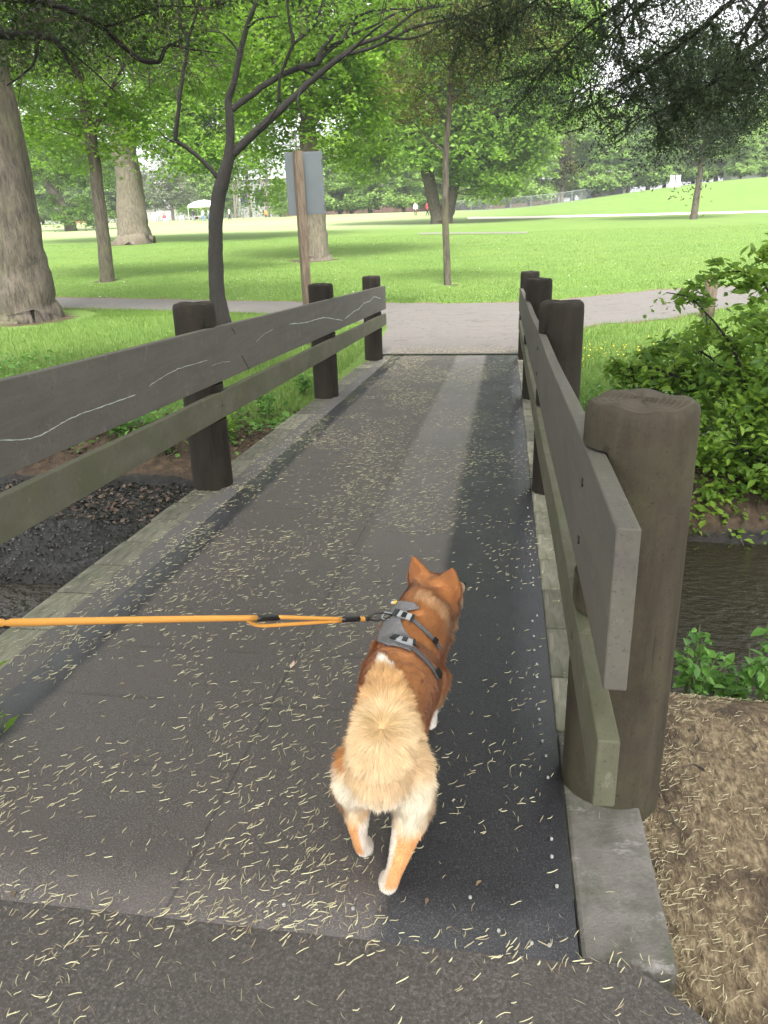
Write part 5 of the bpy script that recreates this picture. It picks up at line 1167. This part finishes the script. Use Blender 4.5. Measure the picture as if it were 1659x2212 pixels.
# hanging roots on the right bank
mb = MB(); g = np.random.default_rng(8)
for i in range(90):
    x_ = g.uniform(1.0, 4.5); y_ = 6.6+g.uniform(-.2, .35); z_ = float(zground(x_, y_)); P = [np.array([x_, y_, z_+.05])]
    for s_ in range(4): P.append(P[-1]+np.array([g.normal(0, .05), -abs(g.normal(0, .04)), -g.uniform(.03, .09)]))
    mb.tube(P, np.linspace(.006, .002, 5), 4, cap=False)
stuff(mb.build('roots', M['bark_grey']), 'thin roots and sticks hanging from the undercut right bank', 'roots')
mb = MB()
for i in range(60):
    x_ = g.uniform(-7, -2.3); y_ = g.uniform(7.2, 8.9); z_ = float(zground(x_, y_))+.02; P = [np.array([x_, y_, z_])]
    d = g.normal(size=3)*[1, .5, .4]
    for s_ in range(4): d = d+g.normal(size=3)*.4; P.append(P[-1]+d*.08+[0, 0, .01])
    mb.tube(P, np.linspace(.006, .002, 5), 4, cap=False)
stuff(mb.build('sticks', M['bark_grey']), 'tangled dry sticks on the left creek bank', 'sticks')

# ------------------------------------------------------------------ sign, posts, fence, buildings
M['board'] = simple('sign_back', (.085, .10, .107), .5, .12, 3, .1); M['wood_old'] = barkmat('old_wood', (.065, .048, .034), (.15, .112, .078), (20, 20, 2), .3, .004)
M['wood_pale'] = barkmat('pale_wood', (.36, .30, .22), (.5, .43, .33), (20, 20, 2), .3, .004)
ysn = 13.6; a = aty(660, 580, ysn); tp = aty(643, 326, ysn)
t = empty('sign', (a[0], ysn, float(zground(a[0], ysn))), 'back of a blue-grey sign board on a square wooden post', 'sign')
zb = float(zground(a[0], ysn)); lean = (tp[0]-a[0])/(tp[2]-a[2])
def tilt(mb): 
    for v in mb.V: v[:, 0] += lean*v[:, 2]
    return mb
mb = MB(); h_ = tp[2]-zb; mb.box((-.068, -.068, -.3), (.068, .068, h_)); th = math.radians(32)
V = mb.V[0].copy(); c_, s_ = math.cos(th), math.sin(th); mb.V[0][:, 0] = V[:, 0]*c_-V[:, 1]*s_; mb.V[0][:, 1] = V[:, 0]*s_+V[:, 1]*c_
tilt(mb).build('post', M['wood_old'], t, bevel=.004)
mb = MB(); mb.box((-.235, .09, h_-.98), (.395, .102, h_-.01)); V = mb.V[0].copy(); a2 = math.radians(6); mb.V[0][:, 0] = V[:, 0]*math.cos(a2)-V[:, 1]*math.sin(a2); mb.V[0][:, 1] = V[:, 0]*math.sin(a2)+V[:, 1]*math.cos(a2)
tilt(mb).build('board', M['board'], t, bevel=.003)
mb = MB()
for z_ in (h_-.15, h_-.85):
    for x_ in (.38,): mb.tube([(x_, .085, z_), (x_, .10, z_)], .012, 8)
    mb.tube([(0, .05, z_), (0, .10, z_)], .012, 8)
tilt(mb).build('bolt', M['black_metal'], t)
q = aty(1527, 690, 16.15); zb = float(zground(q[0], q[1])); mb = MB(); top_ = aty(1533, 596, 16.15)[2]
mb.tube([(q[0], 16.15, zb-.2), (q[0], 16.15, zb+.3), (q[0]+.01, 16.15, top_-.02), (q[0]+.01, 16.15, top_)], [.125, .125, .12, .10], 20)
tag(mb.build('bollard', M['wood_old'], smooth=True), 'round wooden bollard standing by the path behind the shrub leaves', 'bollard')
def px_x(px, y): return aty(px, 460, y)[0]
yf = 127
M['galv'] = simple('galvanised', (.28, .30, .30), .5, .1, 10, 0)
x0, x1 = px_x(975, yf), px_x(1262, yf); zf = lambda x, y: float(zground(x, y))
t = empty('chain_link_fence', (x0, yf, zf(x0, yf)), 'grey chain-link fence in front of the far row of trees', 'fence')
mb = MB(); xs = np.arange(x0, x1, .4)
for x_ in xs:
    z_ = zf(x_, yf)
    for d in (1, -1): mb.tube([(x_, yf, z_+(0 if d > 0 else 1.6)), (x_+1.6, yf, zf(x_+1.6, yf)+(1.6 if d > 0 else 0))], .014, 3, cap=False)
for x_ in np.arange(x0, x1, .4): mb.tube([(x_, yf, zf(x_, yf)+1.6), (x_+.41, yf, zf(x_+.41, yf)+1.6)], .03, 4, cap=False)
under(mb.build('mesh_panel', M['galv']), t)
for x_ in np.arange(x0, x1, 3.): mb = MB(); z_ = zf(x_, yf); mb.tube([(x_, yf+.05, z_-.2), (x_, yf+.05, z_+1.7)], .04, 6); under(mb.build('fence_post', M['galv']), t)
M['wall_brown'] = simple('brown_wall', (.13, .075, .06), .85, .2, 2, .1); M['wall_grey'] = simple('grey_wall', (.30, .29, .29), .85, .12, 1, .05); M['wall_white'] = simple('white_wall', (.72, .71, .70), .8, .06, 1, 0)
M['wall_orange'] = simple('orange_wall', (.55, .26, .16), .85, .12, 1, .05); M['roof_dark'] = simple('dark_roof', (.05, .05, .055), .8, .2, 3, 0); M['glass'] = simple('dark_window', (.03, .035, .04), .15, .1, 3, 0); M['blue'] = simple('blue_paint', (.05, .12, .32), .6, .1, 3, 0)
def building(name, label, px0, px1, y, h, depth, wall, roof, nwin, wz=(.35, .75), lift=0., slab=.6, door=None):
    x0, x1 = px_x(px0, y), px_x(px1, y); z0 = zf((x0+x1)/2, y)+lift
    t = empty(name, ((x0+x1)/2, y, z0), label, 'building'); W_ = (x1-x0)/2
    mb = MB(); mb.box((-W_, 0, -1), (W_, depth, h)); mb.build('wall', wall, t)
    mb = MB(); mb.box((-W_-slab, -slab, h+.003), (W_+slab, depth+slab, h+.35)); mb.build('roof', roof, t)
    for i in range(nwin):
        c_ = -W_+(i+.5)*2*W_/nwin; ww = 2*W_/nwin*.32; mb = MB(); mb.box((c_-ww, -.06, h*wz[0]), (c_+ww, -.003, h*wz[1])); f = mb.build('window', M['galv'], t)
        mb = MB(); mb.box((c_-ww+.12, -.08, h*wz[0]+.12), (c_+ww-.12, -.063, h*wz[1]-.12)); mb.build('pane', M['glass'], f)
    if door: mb = MB(); mb.box((door-.9, -.07, 0), (door+.9, -.004, 2.4)); mb.build('door', M['blue'], t)
    return t
building('school_building', 'long low grey building with a flat roof behind the bare trunks', 215, 640, 178, 8.2, 14, M['wall_grey'], M['wall_white'], 14)
building('brick_building', 'long low reddish-brown building behind the fence trees', 615, 1205, 172, 5.2, 12, M['wall_brown'], M['roof_dark'], 18)
building('orange_building', 'orange-walled building at the far left behind the tree trunks', 58, 128, 168, 6.6, 12, M['wall_orange'], M['wall_grey'], 3)
building('white_shed', 'small white building with a blue door behind the hill slope', 1256, 1352, 150, 5.4, 7, M['wall_white'], M['roof_dark'], 2, door=-2.2, lift=-1.8)
building('dark_roofed_building', 'dark-roofed building on the crest at the right frame edge', 1585, 1720, 150, 3.3, 10, M['wall_white'], M['roof_dark'], 4)
building('grey_garage', 'low grey garage wall at the far left below the orange building', 70, 130, 150, 2.6, 5, M['wall_grey'], M['wall_grey'], 2)
# hedge
def hedge(label, p0, p1, y, h, seed):
    x0, x1 = px_x(p0, y), px_x(p1, y); n = int((x1-x0)*60); g = np.random.default_rng(seed); x = g.uniform(x0, x1, n); P = np.stack([x, y+g.uniform(-1, 1, n), zground(x, y)+h*g.uniform(0, 1, n)**.8*(.8+.35*fbm(x*.5, x*0, 1))], -1)
    t = empty('hedge', (x0, y, zf(x0, y)), label, 'hedge'); mb = MB()
    for x_ in np.arange(x0+.5, x1, 1.2): mb.tube([(x_, y, zf(x_, y)-.1), (x_+.1, y, zf(x_, y)+h*.8)], [.06, .02], 5)
    under(mb.build('stems', M['bark_far']), t); under(link('foliage', leafmesh('foliage', P, .34, seed, up=.3), M['lf_mid']), t)
hedge('clipped dark green hedge behind the white canopy tent', 385, 462, 136, 2.4, 1); hedge('dark green hedge behind the bare trunks', 478, 640, 141, 3.0, 2); hedge('short green hedge between the slender trunk and the broad trunk', 226, 262, 133, 2.0, 3)
# canopy tent
yt = 127; xt = px_x(443, yt); zt = zf(xt, yt); t = empty('canopy_tent', (xt, yt, zt), 'white pop-up canopy tent standing on the far field', 'tent'); M['tent'] = simple('white_canvas', (.85, .85, .84), .7, .04, 2, 0)
mb = MB(); V = []; n = 24
for k_, (r, z_) in enumerate(((2.3, 2.0), (2.2, 2.35), (1.5, 2.75), (.7, 3.0), (0.02, 3.1))):
    for j in range(n):
        a = j/n*6.283; sq = 1/max(abs(math.cos(a)), abs(math.sin(a))); V.append((r*math.cos(a)*min(sq, 1.25), r*math.sin(a)*min(sq, 1.25), z_))
mb.add(V, [(k_*n+j, k_*n+(j+1) % n, (k_+1)*n+(j+1) % n, (k_+1)*n+j) for k_ in range(4) for j in range(n)]); mb.build('canopy', M['tent'], t, smooth=True)
for sx in (-1, 1):
    for sy in (-1, 1): mb = MB(); mb.tube([(sx*2, sy*2, -.1), (sx*2, sy*2, 2.2)], .035, 6); mb.build('leg', M['wall_white'], t)
# banner lamp post
yb = 118; xb = px_x(1452, yb); zb = zf(xb, yb); t = empty('banner_pole', (xb, yb, zb), 'dark pole with two small white banners on the crest of the hill', 'banner')
mb = MB(); mb.tube([(0, 0, -.3), (0, 0, 1.9)], [.07, .05], 8); mb.tube([(-.75, 0, 1.85), (.75, 0, 1.85)], .025, 6); mb.build('pole', M['black_metal'], t)
for s_ in (-1, 1): mb = MB(); mb.box((s_*.38-.30, -.012, .35), (s_*.38+.30, .012, 1.82)); mb.build('banner', M['tent'], t)
# folding table and white cooler
xq = px_x(428, 124); zq = zf(xq, 124); t = empty('folding_table', (xq, 124, zq), 'white-covered folding table beside the canopy tent', 'table'); mb = MB(); mb.box((-.9, -.35, .70), (.9, .35, .74)); mb.build('tabletop', M['tent'], t, bevel=.01)
for sx in (-.8, .8):
    for sy in (-.28, .28): mb = MB(); mb.tube([(sx, sy, 0), (sx, sy, .70)], .02, 6); mb.build('leg', M['galv'], t)
xq = px_x(391, 124); zq = zf(xq, 124); t = empty('folding_chair', (xq, 124, zq), 'white folding chair left of the canopy tent', 'chair')
mb = MB(); mb.box((-.25, -.25, .42), (.25, .25, .46)); mb.build('seat', M['tent'], t); mb = MB(); mb.box((-.25, .22, .5), (.25, .25, .95)); mb.build('backrest', M['tent'], t)
for sx in (-.22, .22):
    for sy in (-.22, .23): mb = MB(); mb.tube([(sx, sy, 0), (sx, sy, .5)], .02, 6); mb.build('leg', M['tent'], t)

# ------------------------------------------------------------------ people on the far field
SK = simple('skin', (.45, .27, .19), .6, .08, 5, 0)
def person(px, y, label, top, bot, hair=(.03, .02, .015), pose='stand', face=0., s=1., group=None):
    x = px_x(px, y); t = empty('person', (x, y, zf(x, y)), label, 'person', group); t.rotation_euler.z = face; t.scale = (s, s, s)
    hipz, kn = (.90, .48) if pose != 'sit' else (.48, .46)
    st = {'stand': .06, 'walk': .26, 'sit': 0}[pose]
    legs = [[(sx*.09, 0, hipz, .085), (sx*.10, (-st*sx*.4 if pose != 'sit' else -.40), kn, .058), (sx*.10, (st*sx if pose != 'sit' else -.42), .09, .042)] for sx in (-1, 1)]
    tz = hipz; torso = [(0, 0, tz, .13), (0, 0, tz+.25, .125), (0, .01, tz+.48, .15), (0, .01, tz+.55, .10)]
    arms = [[(sx*.17, .01, tz+.50, .058), (sx*.235, -.03*sx, tz+.24, .045), (sx*.22, (-.16 if pose == 'stand' else -.1*sx-.05), tz+.03, .036)] for sx in (-1, 1)]
    mb = MB(); [chain(mb, l) for l in legs]; chain(mb, torso); [chain(mb, a_) for a_ in arms]
    chain(mb, [(0, .01, tz+.56, .055), (0, 0, tz+.64, .052)]); mb.ball((0, -.01, tz+.74), (.078, .095, .115)); mb.ball((0, -.105, tz+.73), (.014, .02, .02))
    for sx in (-1, 1):
        f = legs[(sx+1)//2][-1]; mb.ball((f[0], f[1]-.06, .045), (.045, .12, .045)); hd = arms[(sx+1)//2][-1]; mb.ball((hd[0], hd[1]-.02, hd[2]-.07), (.028, .04, .075)); mb.ball((sx*.08, .01, tz+.73), (.015, .02, .03))
    me = remeshed(mb, .022, 2); link('body', me, SK, t)
    mb = MB(); chain(mb, [(a, b, c, r+.02) for a, b, c, r in torso[:3]]+[(0, .01, tz+.55, .09)]); [chain(mb, [(a, b, c, r+.022) for a, b, c, r in a_]) for a_ in arms]
    link('jacket', remeshed(mb, .024, 2), top, t)
    mb = MB(); [chain(mb, [(a, b, c, r+.02) for a, b, c, r in l]) for l in legs]; mb.ball((0, 0, tz), (.165, .14, .12)); link('trousers', remeshed(mb, .024, 2), bot, t)
    mb = MB(); mb.ball((0, .015, tz+.775), (.09, .10, .105)); mb.build('hair', simple('hair', hair, .6, .1, 5, 0), t, smooth=True)
    return t
def cl(n, c): return simple('cloth_'+n, c, .85, .08, 8, 0)
wht, red, blk, blu, org, gry, dbr = cl('white', (.75, .75, .78)), cl('red', (.62, .06, .07)), cl('black', (.02, .02, .025)), cl('blue', (.10, .22, .42)), cl('orange', (.75, .22, .04)), cl('grey', (.25, .25, .28)), cl('brown', (.10, .07, .06))
person(897.5, 112, 'person in a white top and dark trousers walking left of the V-shaped trunk', wht, dbr, pose='walk', face=.2)
person(923.5, 110, 'person in a red jacket and black trousers next to the V-shaped trunk', red, blk, pose='walk', face=2.8)
person(332, 126, 'person in white standing farthest left of the picnic group', wht, wht, face=.5)
person(341.5, 126, 'second person in white, standing close to another in white', wht, gry, face=-.6, s=1.02)
person(361, 124, 'person in a white top standing over someone seated in red', wht, wht, face=1.2)
person(354, 123, 'seated person in red on the far field', red, wht, pose='sit', face=.3)
person(417, 123, 'person in dark clothes standing under the left side of the canopy tent', blk, gry, face=.8)
person(438, 121, 'person in pale blue standing in front of the canopy tent', cl('pale_blue', (.45, .6, .75)), blu, face=-.4)
person(450, 118, 'person in dark top and blue jeans by the tent, nearest the forked trunk', gry, blu, face=-1)
person(495, 124, 'person in white top and dark trousers striding right of the forked trunk', wht, blk, pose='walk', face=-.9)
person(574, 131, 'person in orange sitting near the bare crooked trunk', org, blk, pose='sit', face=.2)

# ------------------------------------------------------------------ air
mb = MB(); mb.box((-560, -60, -3.2), (560, 980, 34)); hz = mb.build('haze', None)
hm_ = bpy.data.materials.new('haze_air'); hm_.use_nodes = True; t_ = hm_.node_tree; t_.nodes.remove(t_.nodes['Principled BSDF'])
pv = t_.nodes.new('ShaderNodeVolumePrincipled'); pv.inputs['Color'].default_value = (.92, .96, 1, 1); pv.inputs['Density'].default_value = .0006; pv.inputs['Anisotropy'].default_value = .2
t_.links.new(pv.outputs[0], t_.nodes['Material Output'].inputs['Volume']); hz.data.materials.append(hm_); tag(hz, 'pale air between the camera and the far trees', None, kind='stuff')
